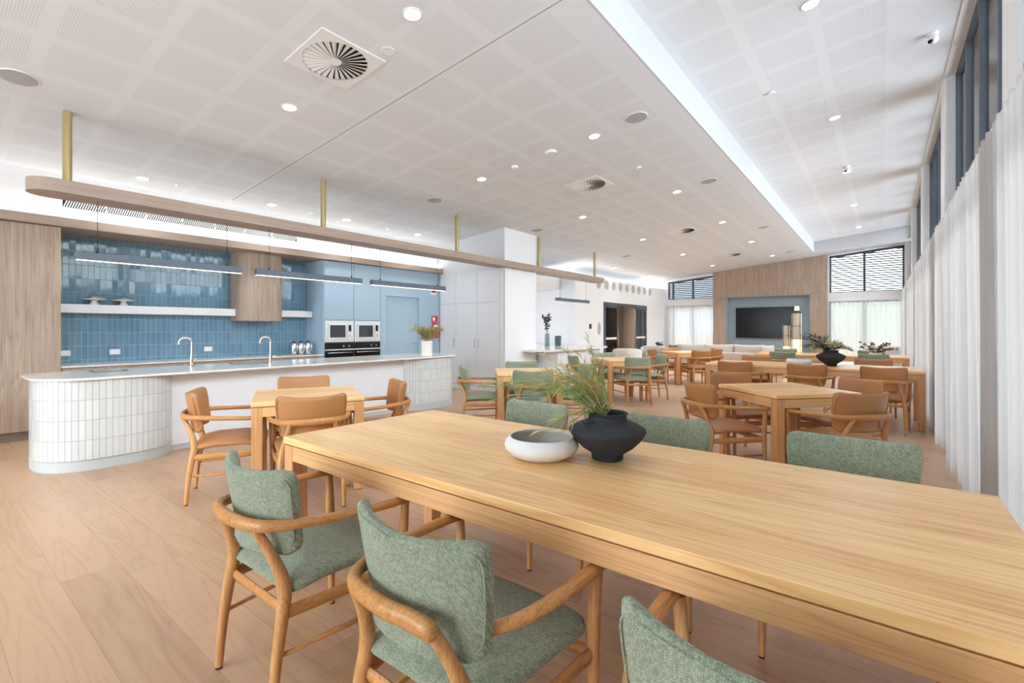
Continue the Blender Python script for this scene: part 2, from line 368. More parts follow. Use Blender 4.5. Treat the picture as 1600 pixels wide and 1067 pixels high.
M['vase'] = plain('black_clay', srgb(44, 46, 52), 0.85, noise=0.2, nscale=20, bump=0.8, bscale=70)
M['bowl_out'] = plain('white_clay', srgb(228, 228, 228), 0.7, bump=0.2, bscale=60)
M['bowl_in'] = plain('grey_glaze', srgb(186, 182, 174), 0.4)
M['vase_w'] = plain('white_ceramic', srgb(234, 232, 226), 0.4)
M['vase_t'] = plain('teal_ceramic', srgb(120, 150, 146), 0.25, noise=0.2)
M['vase_td'] = plain('dark_teal_ceramic', srgb(70, 92, 96), 0.25, noise=0.3)
M['leaf'] = plain('grass_leaf', srgb(150, 166, 104), 0.6, noise=0.3, nscale=9)
M['leaf2'] = plain('dry_leaf', srgb(196, 182, 122), 0.6, noise=0.3, nscale=9)
M['leafd'] = plain('dark_leaf', srgb(70, 84, 84), 0.6, noise=0.3)
M['petal'] = plain('white_petal', srgb(236, 230, 206), 0.7)
M['twig'] = plain('brown_twig', srgb(110, 76, 62), 0.8, noise=0.2)
M['red'] = plain('red_sign', srgb(200, 30, 50), 0.5)
M['red2'] = plain('red_pouch', srgb(206, 70, 60), 0.5)
M['plastic'] = plain('white_plastic', srgb(236, 236, 236), 0.4)
M['speaker'] = plain('speaker_grille', srgb(178, 178, 178), 0.8)
M['lens'] = emit('downlight_lens', (1, 0.97, 0.92, 1), 12.0)
M['led'] = emit('led_strip', (1, 0.84, 0.64, 1), 2.2)
M['cove'] = emit('cove_strip', (1, 0.97, 0.92, 1), 3.0)
M['lantern'] = emit('lantern_shade_lit', srgb(250, 232, 180), 0.85)
M['shade'] = plain('lantern_shade', srgb(214, 202, 182), 0.7)
M['curtain'] = sheer('sheer_curtain', srgb(208, 205, 202), 0.22, 0.02)
M['curtain_b'] = sheer('thin_sheer_curtain', srgb(228, 228, 226), 0.30, 0.10)
M['glass'] = glass('clear_glass')
M['dome_glass'] = glass('dome_glass', (.96, .97, .97, 1), 1.25)
M['glass_d'] = glass('tinted_glass', (0.42, 0.44, 0.45, 1))
M['grass'] = plain('pale_paving', srgb(176, 176, 182), 0.9, noise=0.1, nscale=1.5)
M['hedge'] = plain('hedge_leaf', srgb(92, 112, 82), 0.9, noise=0.3, nscale=3)
M['fence'] = plain('yellow_fence', srgb(120, 104, 58), 0.8)
M['slat'] = plain('slat_metal', srgb(52, 55, 60), 0.6)
M['vent_mesh'] = plain('vent_mesh', srgb(176, 178, 180), 0.7)
M['house'] = plain('house_render', srgb(120, 126, 136), 0.8)
M['roof'] = plain('slate_roof', srgb(40, 45, 56), 0.7)
M['brown_lam'] = plain('brown_laminate', srgb(132, 116, 102), 0.5)
M['brown_dk'] = plain('dark_shelf', srgb(58, 50, 46), 0.6)

# ------------------------------------------------------------------ room shell
CZ = lambda x: 3.25 + 0.092*(x+8.03)          # low raked ceiling
CH = lambda x: 4.20 + 0.092*(x+1.75)          # high raked ceiling strip
XB, XW, YE, Y0 = -1.75, 0.61, 19.5, -4.0
YB = 18.5
MB().add([(-9.6, Y0, 0), (1.0, Y0, 0), (1.0, 19.8, 0), (-9.6, 19.8, 0)], [(0, 1, 2, 3)]).build('floor', M['floor'], kind='structure')
def slab(mb, x0, x1, y0, y1, fz, t=0.12):
    mb.hexa([(x0, y0, fz(x0)), (x1, y0, fz(x1)), (x1, y1, fz(x1)), (x0, y1, fz(x0))], [(x0, y0, fz(x0)+t), (x1, y0, fz(x1)+t), (x1, y1, fz(x1)+t), (x0, y1, fz(x0)+t)])
mb = MB(); slab(mb, -9.8, XB-.02, Y0, YB, CZ); slab(mb, -9.8, XW+0.5, YB+.02, 19.9, CZ); slab(mb, -9.8, XB-.02, YB, YB+.02, CZ); mb.build('ceiling', M['ceil_l'], kind='structure')
mb = MB(); slab(mb, XB, XW+0.45, Y0, YB, CH); mb.build('ceiling', M['ceil_r'], kind='structure')
mb = MB()
mb.hexa([(XB-0.02, Y0, CZ(XB)-0.002), (XB, Y0, CZ(XB)), (XB, YB, CZ(XB)), (XB-0.02, YB, CZ(XB)-0.002)], [(XB-0.02, Y0, 4.25), (XB, Y0, 4.25), (XB, YB, 4.25), (XB-0.02, YB, 4.25)])
mb.hexa([(XB-0.02, YB, CZ(XB)), (XW+.4, YB, CZ(XW+.4)), (XW+.4, YB+0.02, CZ(XW+.4)), (XB-0.02, YB+0.02, CZ(XB))], [(XB-0.02, YB, 4.25), (XW+.4, YB, 4.5), (XW+.4, YB+0.02, 4.5), (XB-0.02, YB+0.02, 4.25)])
mb.build('trim_1', M['bulk'], kind='structure')
mb = MB(); mb.hexa([(-7.75, 3.048, CZ(-7.75)-.002), (XB, 3.048, CZ(XB)-.002), (XB, 3.056, CZ(XB)-.002), (-7.75, 3.056, CZ(-7.75)-.002)], [(-7.75, 3.048, CZ(-7.75)), (XB, 3.048, CZ(XB)), (XB, 3.056, CZ(XB)), (-7.75, 3.056, CZ(-7.75))])
mb.build('trim_2', M['joint'], kind='structure')
# left wall over the kitchen, tall walls
mb = MB(); mb.box((-8.15, Y0, 2.70), (-8.03, 7.75, 3.30)); mb.box((-8.75, 1.0, 0), (-8.655, 4.8, 2.75)); mb.box((-8.75, Y0, 0), (-8.66, 1.0, 2.75)); mb.build('wall_left', M['white'], kind='structure')
box('wall_left', (-8.655, 1.19, 0.86), (-8.65, 4.72, 2.59), M['blue_tile'], kind='structure')
# blue wall with door opening
DX0, DX1, DH = 6.10, 7.00, 2.03
mb = MB(); mb.box((-8.15, 5.96, 0), (-8.05, DX0, 2.59)); mb.box((-8.15, DX1, 0), (-8.05, 7.63, 2.59)); mb.box((-8.15, DX0, DH), (-8.05, DX1, 2.59)); mb.box((-8.2, 5.96, 0), (-8.15, 7.63, 2.7))
mb.build('wall_left', M['blue'], kind='structure')
d = box('door_1', (-8.13, DX0+.02, 0.01), (-8.10, DX1-.02, DH-.02), M['blue'], kind='structure')
mb = MB(); mb.tube([(-8.10, 6.93, 1.02), (-8.06, 6.93, 1.02), (-8.055, 6.90, 1.02), (-8.055, 6.81, 1.02)], 0.009, 8); mb.build('door_handle', M['steel'], d, smooth=True)
mb = MB(); mb.box((-8.1, DX0, 0), (-8.045, DX0+.02, DH)); mb.box((-8.1, DX1-.02, 0), (-8.045, DX1, DH)); mb.box((-8.1, DX0, DH-.02), (-8.045, DX1, DH)); mb.build('door_frame', M['blue'], d)
# column with rounded far edge
pts = [(-6.14, 7.63)] + [(-6.14, 8.55)] + [(-6.44+0.3*math.cos(a), 8.67+0.3*math.sin(a)) for a in [k*PI/2/8 for k in range(9)]] + [(-8.2, 8.97), (-8.2, 7.63)]
mb = MB(); mb.prism(pts, 0, 3.6); mb.build('wall_column', M['col_panel'], kind='structure')
box('wall_column', (-8.2, 7.622, 2.585), (-6.139, 7.632, 3.5), M['grey_panel'], kind='structure')
# servery recess and left wall beyond, with door opening
mb = MB(); mb.box((-9.5, 12.1, 0), (-7.1, 12.2, 2.955)); mb.build('wall_left', M['grey_panel'], kind='structure')
mb = MB(); mb.box((-9.6, 8.97, 0), (-9.5, 12.2, 3.4)); mb.box((-7.7, 8.97, 2.5), (-7.6, 12.1, 2.955)); mb.box((-9.5, 8.97, 2.5), (-7.7, 12.1, 2.6)); mb.box((-9.8, 8.97, 2.6), (-9.6, 19.6, 3.5)); mb.box((-9.6, 19.5, 2.6), (-7.2, 19.6, 3.5))
mb.build('wall_left', M['white'], kind='structure')
DY0, DY1, DT = 13.93, 17.48, 2.2
mb = MB(); mb.box((-7.2, 12.2, 0), (-7.1, DY0, 2.955)); mb.box((-7.2, DY1, 0), (-7.1, 19.5, 2.955)); mb.box((-7.2, DY0, DT), (-7.1, DY1, 2.955)); mb.box((-7.1,12.1,0),(-7.099,12.2,2.955))
mb.build('wall_left', M['white'], kind='structure')
# store room behind the sliding door
mb = MB(); mb.box((-8.6, 13.2, 0), (-8.5, 18.5, 2.6)); mb.box((-8.5, 13.2, 0), (-7.2, 13.25, 2.6)); mb.box((-8.5, 18.45, 0), (-7.2, 18.5, 2.6)); mb.box((-8.5, 13.2, 2.6), (-7.2, 18.5, 2.65)); mb.build('wall_left', M['brown_lam'], kind='structure')
l = bpy.data.lights.new('store_fill_light', 'AREA'); l.size = .6; l.energy = 140; l.color = (1, .95, .88)  # unseen ceiling lamp, added to brighten the otherwise black store interior
lo = bpy.data.objects.new('store_fill_light', l); COL.objects.link(lo); lo.location = (-7.85, 15.8, 2.58)
# sliding door
dr = empty('door_2'); dr['kind'] = 'structure'
mb = MB(); mb.box((-7.16, DY0, 0), (-7.08, DY0+.06, DT)); mb.box((-7.16, DY1-.06, 0), (-7.08, DY1, DT)); mb.box((-7.16, DY0, DT-.09), (-7.08, DY1, DT)); mb.build('door_frame', M['frame'], dr, bevel=.004)
for (a, b, xx) in ((DY0+.06, 14.97, -7.10), (16.41, DY1-.06, -7.10)):
    mb = MB(); mb.box((xx-.02, a, .02), (xx+.02, a+.08, DT-.09)); mb.box((xx-.02, b-.08, .02), (xx+.02, b, DT-.09)); mb.box((xx-.02, a, DT-.17), (xx+.02, b, DT-.09)); mb.box((xx-.02, a, .02), (xx+.02, b, .14))
    dp = mb.build('door_panel', M['frame'], dr, bevel=.003)
    box('pane', (xx-.004, a+.08, .14), (xx+.004, b-.08, DT-.17), M['glass_d'], dp)
    box('safety_stripe', (xx+.005, a+.08, .97), (xx+.007, b-.08, 1.04), M['plastic'], dp)
mb = MB(); mb.tube([(-7.06, 14.93, 0.75), (-7.06, 14.93, 1.35)], 0.014, 8); mb.build('door_handle', M['steel'], dr, smooth=True)
# end wall
TW0, TW1 = -5.16, -1.46
LW = (-6.98, TW0-.02, 2.52, 0.0); RW0, RW1 = -1.40, 0.58
mb = MB()
def wallx(x0, x1, z0, z1f):
    mb.hexa([(x0, 19.5, z0), (x1, 19.5, z0), (x1, 19.62, z0), (x0, 19.62, z0)], [(x0, 19.5, z1f(x0)), (x1, 19.5, z1f(x1)), (x1, 19.62, z1f(x1)), (x0, 19.62, z1f(x0))])
top = lambda x: CZ(x)+.05
wallx(-7.2, -6.98, 0, top); wallx(-6.98, TW0, 2.27, lambda x: 2.53); wallx(-6.98, TW0, 99, lambda x: 99) if False else None
hd = lambda x: CZ(x)-0.10
mb.hexa([(-6.98, 19.5, hd(-6.98)), (TW0, 19.5, hd(TW0)), (TW0, 19.62, hd(TW0)), (-6.98, 19.62, hd(-6.98))], [(-6.98, 19.5, top(-6.98)), (TW0, 19.5, top(TW0)), (TW0, 19.62, top(TW0)), (-6.98, 19.62, top(-6.98))])
wallx(TW0, RW0, 0, top); wallx(RW0, RW1, 2.28, lambda x: 2.56)
hd2 = lambda x: CZ(x)-0.05
mb.hexa([(RW0, 19.5, hd2(RW0)), (RW1, 19.5, hd2(RW1)), (RW1, 19.62, hd2(RW1)), (RW0, 19.62, hd2(RW0))], [(RW0, 19.5, top(RW0)), (RW1, 19.5, top(RW1)), (RW1, 19.62, top(RW1)), (RW0, 19.62, top(RW0))])
wallx(RW1, 1.0, 0, top)
mb.build('wall_back', M['white'], kind='structure')
def end_window(name, x0, x1, zs, zh, mids, cut=lambda x: 0):
    wn = empty(name); wn['kind'] = 'structure'
    f = MB(); t = .05
    f.box((x0, 19.53, zs), (x0+t, 19.6, zh(x0)), ); f.box((x1-t, 19.53, zs), (x1, 19.6, zh(x1)))
    f.hexa([(x0, 19.53, zh(x0)-.07), (x1, 19.53, zh(x1)-.07), (x1, 19.6, zh(x1)-.07), (x0, 19.6, zh(x0)-.07)], [(x0, 19.53, zh(x0)), (x1, 19.53, zh(x1)), (x1, 19.6, zh(x1)), (x0, 19.6, zh(x0))])
    f.box((x0, 19.53, zs), (x1, 19.6, zs+.03))
    for mx in mids: f.box((mx-.035, 19.52, zs), (mx+.035, 19.6, zh(mx)))
    f.box((x0, 19.53, 0.0), (x0+t, 19.6, 2.27)); f.box((x1-t, 19.53, 0.0), (x1, 19.6, 2.27)); f.box((x0, 19.53, 2.2), (x1, 19.6, 2.27)); f.box((x0, 19.53, 0.0), (x1, 19.6, .06))
    for mx in mids: f.box((mx-.03, 19.53, 0), (mx+.03, 19.6, 2.27))
    f.build('window_frame', M['frame'], wn)
    g = MB(); g.hexa([(x0, 19.56, zs), (x1, 19.56, zs), (x1, 19.565, zs), (x0, 19.565, zs)], [(x0, 19.56, zh(x0)), (x1, 19.56, zh(x1)), (x1, 19.565, zh(x1)), (x0, 19.565, zh(x0))]); g.box((x0, 19.56, 0.02), (x1, 19.565, 2.25)); g.build('pane', M['glass'], wn)
    s = MB(); z = zs+.06
    while z < max(zh(x0), zh(x1))-.08:
        xa = x0+.03
        if zh(x0)-.08 < z: xa = x0+(z+.08-zh(x0))/(zh(x1)-zh(x0))*(x1-x0)
        s.box((xa, 19.64, z), (x1-.03, 19.72, z+.036)); z += 0.075
    s.build('louvre_slats', M['slat'], wn)
    return wn
end_window('window_1', -6.98, TW0+.2, 2.53, hd, [-6.78, -5.98])
end_window('window_2', RW0, RW1, 2.56, hd2, [-0.44])
# right wall: posts, head, windows
YP = [-4.1, -0.09, 3.86, 7.83, 11.78, 15.73]
mb = MB()
for y in YP: mb.box((XW, y, 0), (XW+.3, y+.46, 4.5))
mb.box((XW, YE-.25, 0), (XW+.3, YE+.12, 4.5)); mb.box((XW+.02, Y0, 0), (XW+.3, YE, 0.02))
mb.hexa([(XW-.002, Y0, CH(XW)-.012), (XW+.10, Y0, CH(XW+.1)-.012), (XW+.10, YB, CH(XW+.1)-.012), (XW-.002, YB, CH(XW)-.012)], [(XW-.002, Y0, CH(XW)), (XW+.10, Y0, CH(XW+.1)), (XW+.10, YB, CH(XW+.1)), (XW-.002, YB, CH(XW))])
mb.build('wall_right', M['white'], kind='structure')
for k, y in enumerate(YP):
    a, b = y+.46, (YP[k+1] if k < 5 else YE-.25)
    wn = empty('window_%d' % (k+3)); wn['kind'] = 'structure'
    f = MB(); x0, x1 = XW+.10, XW+.17; zt = CH(x0)
    n = 4
    for i in range(n+1):
        yy = a+(b-a)*i/n; wd = .035 if 0 < i < n else .06
        f.box((x0, max(a, yy-wd), 0.02), (x1, min(b, yy+wd), zt))
    f.box((x0, a, zt-.06), (x1, b, zt)); f.box((x0, a, 2.3), (x1, b, 2.42)); f.box((x0, a, .02), (x1, b, .1))
    f.build('window_frame', M['frame'], wn)
    box('pane', (x0+.03, a, .05), (x0+.036, b, zt), M['glass'], wn)
# unseen wall behind the camera, wide glazed opening added to let sky light in
mb = MB(); mb.box((-8.75, Y0-.12, 0), (-7.6, Y0, 3.6)); mb.box((-7.6, Y0-.12, 2.9), (XW+.3, Y0, 4.6)); mb.box((-3.2, Y0-.12, 0), (-2.9, Y0, 3)); mb.box((0.2, Y0-.12, 0), (XW+.3, Y0, 4)); mb.build('wall_front', M['white'], kind='structure')
wn = empty('window_9'); wn['kind'] = 'structure'
mb = MB()
for x in (-7.6, -6.2, -4.7, -3.26, -2.9, -1.4, 0.14): mb.box((x, Y0-.1, 0), (x+.06, Y0-.04, 2.9))
mb.box((-7.6, Y0-.1, 2.84), (.2, Y0-.04, 2.9)); mb.build('window_frame', M['frame'], wn)
box('pane', (-7.6, Y0-.07, 0), (.2, Y0-.065, 2.9), M['glass'], wn)

# ------------------------------------------------------------------ tv wall
tv = empty('wall_panelling', (0, 19.2, 0), 0, 'tall grey-brown timber feature wall with a blue recess around the television', 'wall panelling')
YF = 19.3-19.2
RX0, RX1, RZ = -4.66, -1.95, 2.52
def panel(x0, x1, z0, z1f, y0=YF, y1=YF+.18, nm='panel', mt='veneer'):
    m_ = MB(); m_.hexa([(x0, y0, z0), (x1, y0, z0), (x1, y1, z0), (x0, y1, z0)], [(x0, y0, z1f(x0)), (x1, y0, z1f(x1)), (x1, y1, z1f(x1)), (x0, y1, z1f(x0))])
    return m_.build(nm, M[mt], tv)
ct = lambda x: CZ(x)-.004
g = .006
panel(TW0, RX0-g, 0, lambda x: RZ-.02); panel(TW0, RX0-g, RZ-.02+g, ct); panel(RX0, RX1, RZ+g, ct); panel(RX1+g, TW1, 0, lambda x: RZ+.02); panel(RX1+g, TW1, RZ+.02+g, ct)
mb = MB(); mb.box((RX0, YF+.165, 0), (RX1, YF+.18, RZ)); mb.build('recess_back', M['blue_niche'], tv)
mb = MB(); mb.box((RX0, YF-.005, 0), (RX0+.02, YF+.165, RZ)); mb.box((RX1-.02, YF-.005, 0), (RX1, YF+.165, RZ)); mb.box((RX0+.02, YF-.005, RZ-.02), (RX1-.02, YF+.165, RZ)); mb.build('recess_trim', M['blue_niche'], tv)
t = empty('television', (-3.37, 19.3+.10, 0.99), 0, 'large black wall-mounted television in the blue-grey recess', 'television')
box('casing', (-.985, 0, 0), (.985, .06, 1.13), M['black_matte'], t, bevel=.005); box('screen', (-.97, -.003, .015), (.97, 0, 1.115), M['screen'], t)

# ------------------------------------------------------------------ kitchen
o = box('tall_cabinet', (-8.65, Y0+.01, 0.11), (-8.03, 1.185, 2.585), M['veneer']); tag(o, 'tall grey-brown wood-grain cabinet panel at the left end of the kitchen', 'cabinet')
box('plinth', (-8.65, Y0+.01, 0), (-8.08, 1.18, 0.11), M['brown_lam'], o); box('edge_trim', (-8.04, 1.185, 0.11), (-8.028, 1.192, 2.585), M['brass'], o)
o = box('timber_canopy', (-8.65, Y0+.01, 2.592), (-7.95, 7.615, 2.70), M['veneer_y'], bevel=.004); tag(o, 'long grey-brown timber canopy band above the kitchen wall', 'canopy')
# grille
g_ = empty('air_grille', (-8.03, 2.7, 2.89), 0, 'long white linear air grille on the wall above the timber canopy', 'air grille')
mb = MB(); mb.box((-.001, -1.5, -.05), (.003, 1.5, .05)); mb.build('backing', M['black_matte'], g_)
mb = MB(); mb.box((0, -1.53, .045), (.014, 1.53, .055)); mb.box((0, -1.53, -.055), (.014, 1.53, -.045))
for k in range(8): mb.box((0, -1.5+k*.4285-.006, -.05), (.014, -1.5+k*.4285+.006, .05))
mb.build('grille_frame', M['plastic'], g_)
mb = MB()
for k in range(120):
    y = -1.49+k*.0247; mb.hexa([(.003, y, -.045), (.003, y+.013, -.045), (.009, y+.013, -.045), (.009, y, -.045)], [(.003, y+.032, .045), (.003, y+.045, .045), (.009, y+.045, .045), (.009, y+.032, .045)])
mb.build('louvres', M['plastic'], g_)
# back bench
b = empty('kitchen_bench', (-8.34, 2.95, 0), 0, 'back kitchen bench with thin pale stone top and timber fronts below the blue tiles', 'kitchen bench')
box('benchtop', (-.305, -1.755, .84), (.32, 1.755, .86), M['stone'], b); box('body', (-.30, -1.75, .1), (.28, 1.75, .84), M['veneer'], b)
for k in range(5):
    dd = box('drawer', (.28, -1.74+k*.7, .12), (.30, -1.74+k*.7+.69, .82), M['veneer'], b)
# shelf
for (y0, y1, lb) in ((1.20, 3.36, 'long white floating shelf on the blue tiles left of the rangehood, holding cake stands'), (4.10, 4.695, 'short white floating shelf on the blue tiles right of the rangehood')):
    o = box('wall_shelf', (-8.645, y0, 1.54), (-8.40, y1, 1.655), M['white_gloss'], bevel=.003); tag(o, lb, 'shelf')
# hood
pts = []
hx0, hx1, hy0, hy1, hr = -8.64, -8.16, 3.37, 4.08, .2
for cx_, cy_, a0 in ((hx1-hr, hy0+hr, -PI/2), (hx1-hr, hy1-hr, 0)):
    for k in range(11): pts.append((cx_+hr*math.cos(a0+k*PI/20), cy_+hr*math.sin(a0+k*PI/20)))
pts += [(hx0, hy1), (hx0, hy0)]
hd_ = empty('rangehood', (0, 0, 0), 0, 'curved grey-brown timber rangehood cover hanging from the canopy', 'rangehood')
mb = MB(); mb.prism(pts, 1.46, 2.589); mb.build('cover', M['veneer'], hd_, smooth=True, angle=50)
box('filter', (-8.6, 3.5, 1.455), (-8.3, 3.95, 1.46), M['steel'], hd_)
# tall blue oven unit
ov = empty('oven_tower', (0, 0, 0), 0, 'tall pale blue cabinet unit housing the microwaves and ovens', 'cabinet')
mb = MB(); mb.box((-8.65, 4.71, 0), (-8.05, 5.955, 2.585)); mb.build('body', M['blue'], ov)
for k in range(2):
    ya = 4.725+k*.612; box('door', (-8.05, ya, 1.50), (-8.03, ya+.604, 2.58), M['blue'], ov, bevel=.002); box('drawer', (-8.05, ya, .1), (-8.03, ya+.604, .45), M['blue'], ov, bevel=.002)
for k in range(2):
    ya = 4.735+k*.612; yb = ya+.592; side = ('left', 'right')[k]
    mw = empty('microwave', (-8.03, ya, 1.08), 0, 'built-in stainless microwave, the %s one of the pair in the blue cabinets' % side, 'microwave')
    box('trim_frame', (-.02, 0, 0), (.006, .592, .40), M['steel_pale'], mw, bevel=.004)
    dm = box('door', (.006, .05, .05), (.022, .44, .35), M['steel_pale'], mw, bevel=.003); box('window', (.022, .085, .085), (.024, .405, .315), M['oven_win'], dm)
    cp = box('control_panel', (.006, .45, .05), (.020, .55, .35), M['steel_pale'], mw, bevel=.003); box('display', (.020, .47, .2), (.022, .53, .32), M['black'], cp)
    mb = MB(); mb.tube([(.020, .50, .12), (.035, .50, .12)], .016, 12); mb.build('knob', M['steel'], cp, smooth=True, angle=40)
    on = empty('oven', (-8.03, ya, .45), 0, 'built-in black glass oven with steel strip below the %s microwave' % side, 'oven')
    cp = box('control_panel', (-.02, 0, .50), (.008, .592, .62), M['black'], on, bevel=.003)
    for q in (.36, .48):
        mb = MB(); mb.tube([(.008, q, .55), (.03, q, .55)], .018, 12); mb.build('knob', M['chrome'], cp, smooth=True, angle=40)
    box('steel_strip', (-.02, 0, .475), (.012, .592, .497), M['steel_pale'], on)
    dm = box('door', (-.02, 0, .02), (.008, .592, .472), M['black'], on, bevel=.003)
    mb = MB(); mb.tube([(.008, .04, .43), (.035, .045, .43), (.035, .547, .43), (.008, .552, .43)], .009, 8); mb.build('handle', M['steel'], dm, smooth=True)
# white storage cabinets at right angles
wc = empty('storage_cabinet', (0, 7.63, 0), 0, 'wall of pale grey-white storage cupboards between the blue wall and white column', 'cabinet')
box('body', (-8.04, -.015, .1), (-6.145, -.002, 2.575), M['joint'], wc)
xs = [-8.03, -7.52, -6.875, -6.26]
for i in range(3):
    a, b2 = xs[i]+.003, xs[i+1]-.003
    lo = box('door', (a, -.035, .11), (b2, -.015, 1.885), M['white_gloss'], wc, bevel=.002); box('door', (a, -.035, 1.89), (b2, -.015, 2.572), M['white_gloss'], wc, bevel=.002)
    hx = b2-.05 if i < 2 else a+.05
    mb = MB(); mb.tube([(hx, -.035, .93), (hx, -.06, .935), (hx, -.06, 1.10), (hx, -.035, 1.105)], .006, 6); mb.build('handle', M['steel'], lo, smooth=True)
box('end_panel', (-6.255, -.03, 0), (-6.145, -.002, 2.575), M['white_gloss'], wc)
# fire blanket and sign
fb = empty('fire_blanket', (-8.05, 7.36, 1.12), 0, 'red fire blanket pouch with white label on the blue wall behind the plant', 'fire blanket')
box('pouch', (.0, 0, 0), (.035, .17, .36), M['red2'], fb, bevel=.006)
sg = box('sign_plate', (0, -.01, .37), (.006, .18, .50), M['red'], fb); box('label_patch', (.0061, .02, .39), (.008, .10, .47), M['plastic'], sg); box('pouch_label', (.0351, .03, .22), (.037, .15, .30), M['plastic'], fb)
o = empty('door_sign', (-8.05, 7.33, 2.10), 0, 'small white and red safety sign high on the blue wall beside the door', 'sign')
box('plate', (0, 0, 0), (.006, .17, .12), M['plastic'], o); box('red_band', (.0061, .02, .05), (.008, .15, .10), M['red'], o)
# wall outlets
for (y, lb) in ((1.32, 'leftmost white power outlet on the blue tiles, against the tall cabinet'), (1.85, 'second white power outlet on the blue tiles, below the cake stands'), (3.04, 'third white power outlet on the blue tiles, beside the near tap')):
    ot = empty('power_outlet', (-8.65, y, 1.0), 0, lb, 'power outlet')
    box('face_plate', (0, -.06, -.037), (.010, .06, .037), M['plastic'], ot, bevel=.003)
    for s_ in (-1, 1): box('switch', (.010, s_*.035-.012, .008), (.013, s_*.035+.012, .022), M['plastic'], ot)

# island
isl = empty('kitchen_island', (0, 0, 0), 0, 'long white kitchen island with curved tiled ends and a pale stone top', 'kitchen island')
def blob(cx_, cy_, rx, ry, n=48, p=2.6):
    out = []
    for k in range(n):
        a = 2*PI*k/n; c_, s_ = math.cos(a), math.sin(a)
        out.append((cx_+rx*math.copysign(abs(c_)**(2/p), c_), cy_+ry*math.copysign(abs(s_)**(2/p), s_)))
    return out
IX0, IX1, IY0, IY1 = -6.88, -5.80, 0.70, 6.12
end1 = blob(-6.36, 1.28, .52, .55); end2 = blob(-6.36, 5.50, .50, .58)
for e in (end1, end2):
    mb = MB(); mb.band(e, .10, .85, 0, True); mb.build('tiled_end', M['white_tile'], isl, smooth=True)
    mb = MB(); mb.prism([(x+(x+6.36)*-.02, y) for x, y in e], 0, .101); mb.build('plinth', M['kick'], isl, smooth=True, angle=50)
box('front_panel', (-6.80, 1.6, .06), (-6.10, 5.2, .85), M['white_gloss'], isl); box('plinth', (-6.78, 1.6, 0), (-6.12, 5.2, .06), M['kick'], isl)
# top: rounded rectangle
def rrect(x0, x1, y0, y1, rs, n=10):
    out = []
    for (cx_, cy_, a0, r) in ((x1-rs[0], y0+rs[0], -PI/2, rs[0]), (x1-rs[1], y1-rs[1], 0, rs[1]), (x0+rs[2], y1-rs[2], PI/2, rs[2]), (x0+rs[3], y0+rs[3], PI, rs[3])):
        for k in range(n+1): a = a0+k*PI/2/n; out.append((cx_+r*math.cos(a), cy_+r*math.sin(a)))
    return out
mb = MB(); mb.prism(rrect(IX0, IX1, IY0, IY1, (.42, .42, .3, .25), 14), .85, .872); mb.build('benchtop', M['stone'], isl, smooth=True, angle=40, bevel=.004)
def sink(x0, x1, y0, y1, lb):
    o = empty('sink', (0, 0, .8725), 0, lb, 'sink'); mb = MB()
    for a, b_ in (((x0, y0), (x1, y0+.012)), ((x0, y1-.012), (x1, y1)), ((x0, y0+.012), (x0+.012, y1-.012)), ((x1-.012, y0+.012), (x1, y1-.012))): mb.box((*a, 0), (*b_, .004))
    mb.build('rim', M['black_matte'], o); box('basin', (x0+.012, y0+.012, .0), (x1-.012, y1-.012, .0015), M['steel_pale'], o)
    return o
sink(-6.72, -6.5, 1.22, 1.50, 'small flush sink with dark rim near the left end of the island top')
sink(-6.76, -6.52, 2.62, 3.02, 'wider flush sink with dark rim beside the far tap on the island top')
def faucet(x, y, lb):
    f = empty('tap', (x, y, .872), 0, lb, 'tap')
    mb = MB(); mb.lathe([(.028, 0), (.028, .012), (.02, .02), (.02, .12)], 16); mb.build('base', M['chrome'], f, smooth=True, angle=40)
    path = catmull([(0, 0, .11), (0, 0, .25), (0, 0, .30), (0, -.02, .335), (0, -.07, .35), (0, -.115, .335), (0, -.13, .30), (0, -.13, .27)], 5)
    mb = MB(); mb.tube(path, .013, 12, up=(1, 0, 0)); mb.build('spout', M['chrome'], f, smooth=True, angle=60)
    mb = MB(); mb.tube([(0, .015, .09), (0, .05, .09), (0, .075, .10)], .010, 8, up=(1, 0, 0)); mb.build('lever', M['chrome'], f, smooth=True)
faucet(-6.56, 2.13, 'left chrome gooseneck tap on the island benchtop')
faucet(-6.38, 2.98, 'right chrome gooseneck tap on the island benchtop')
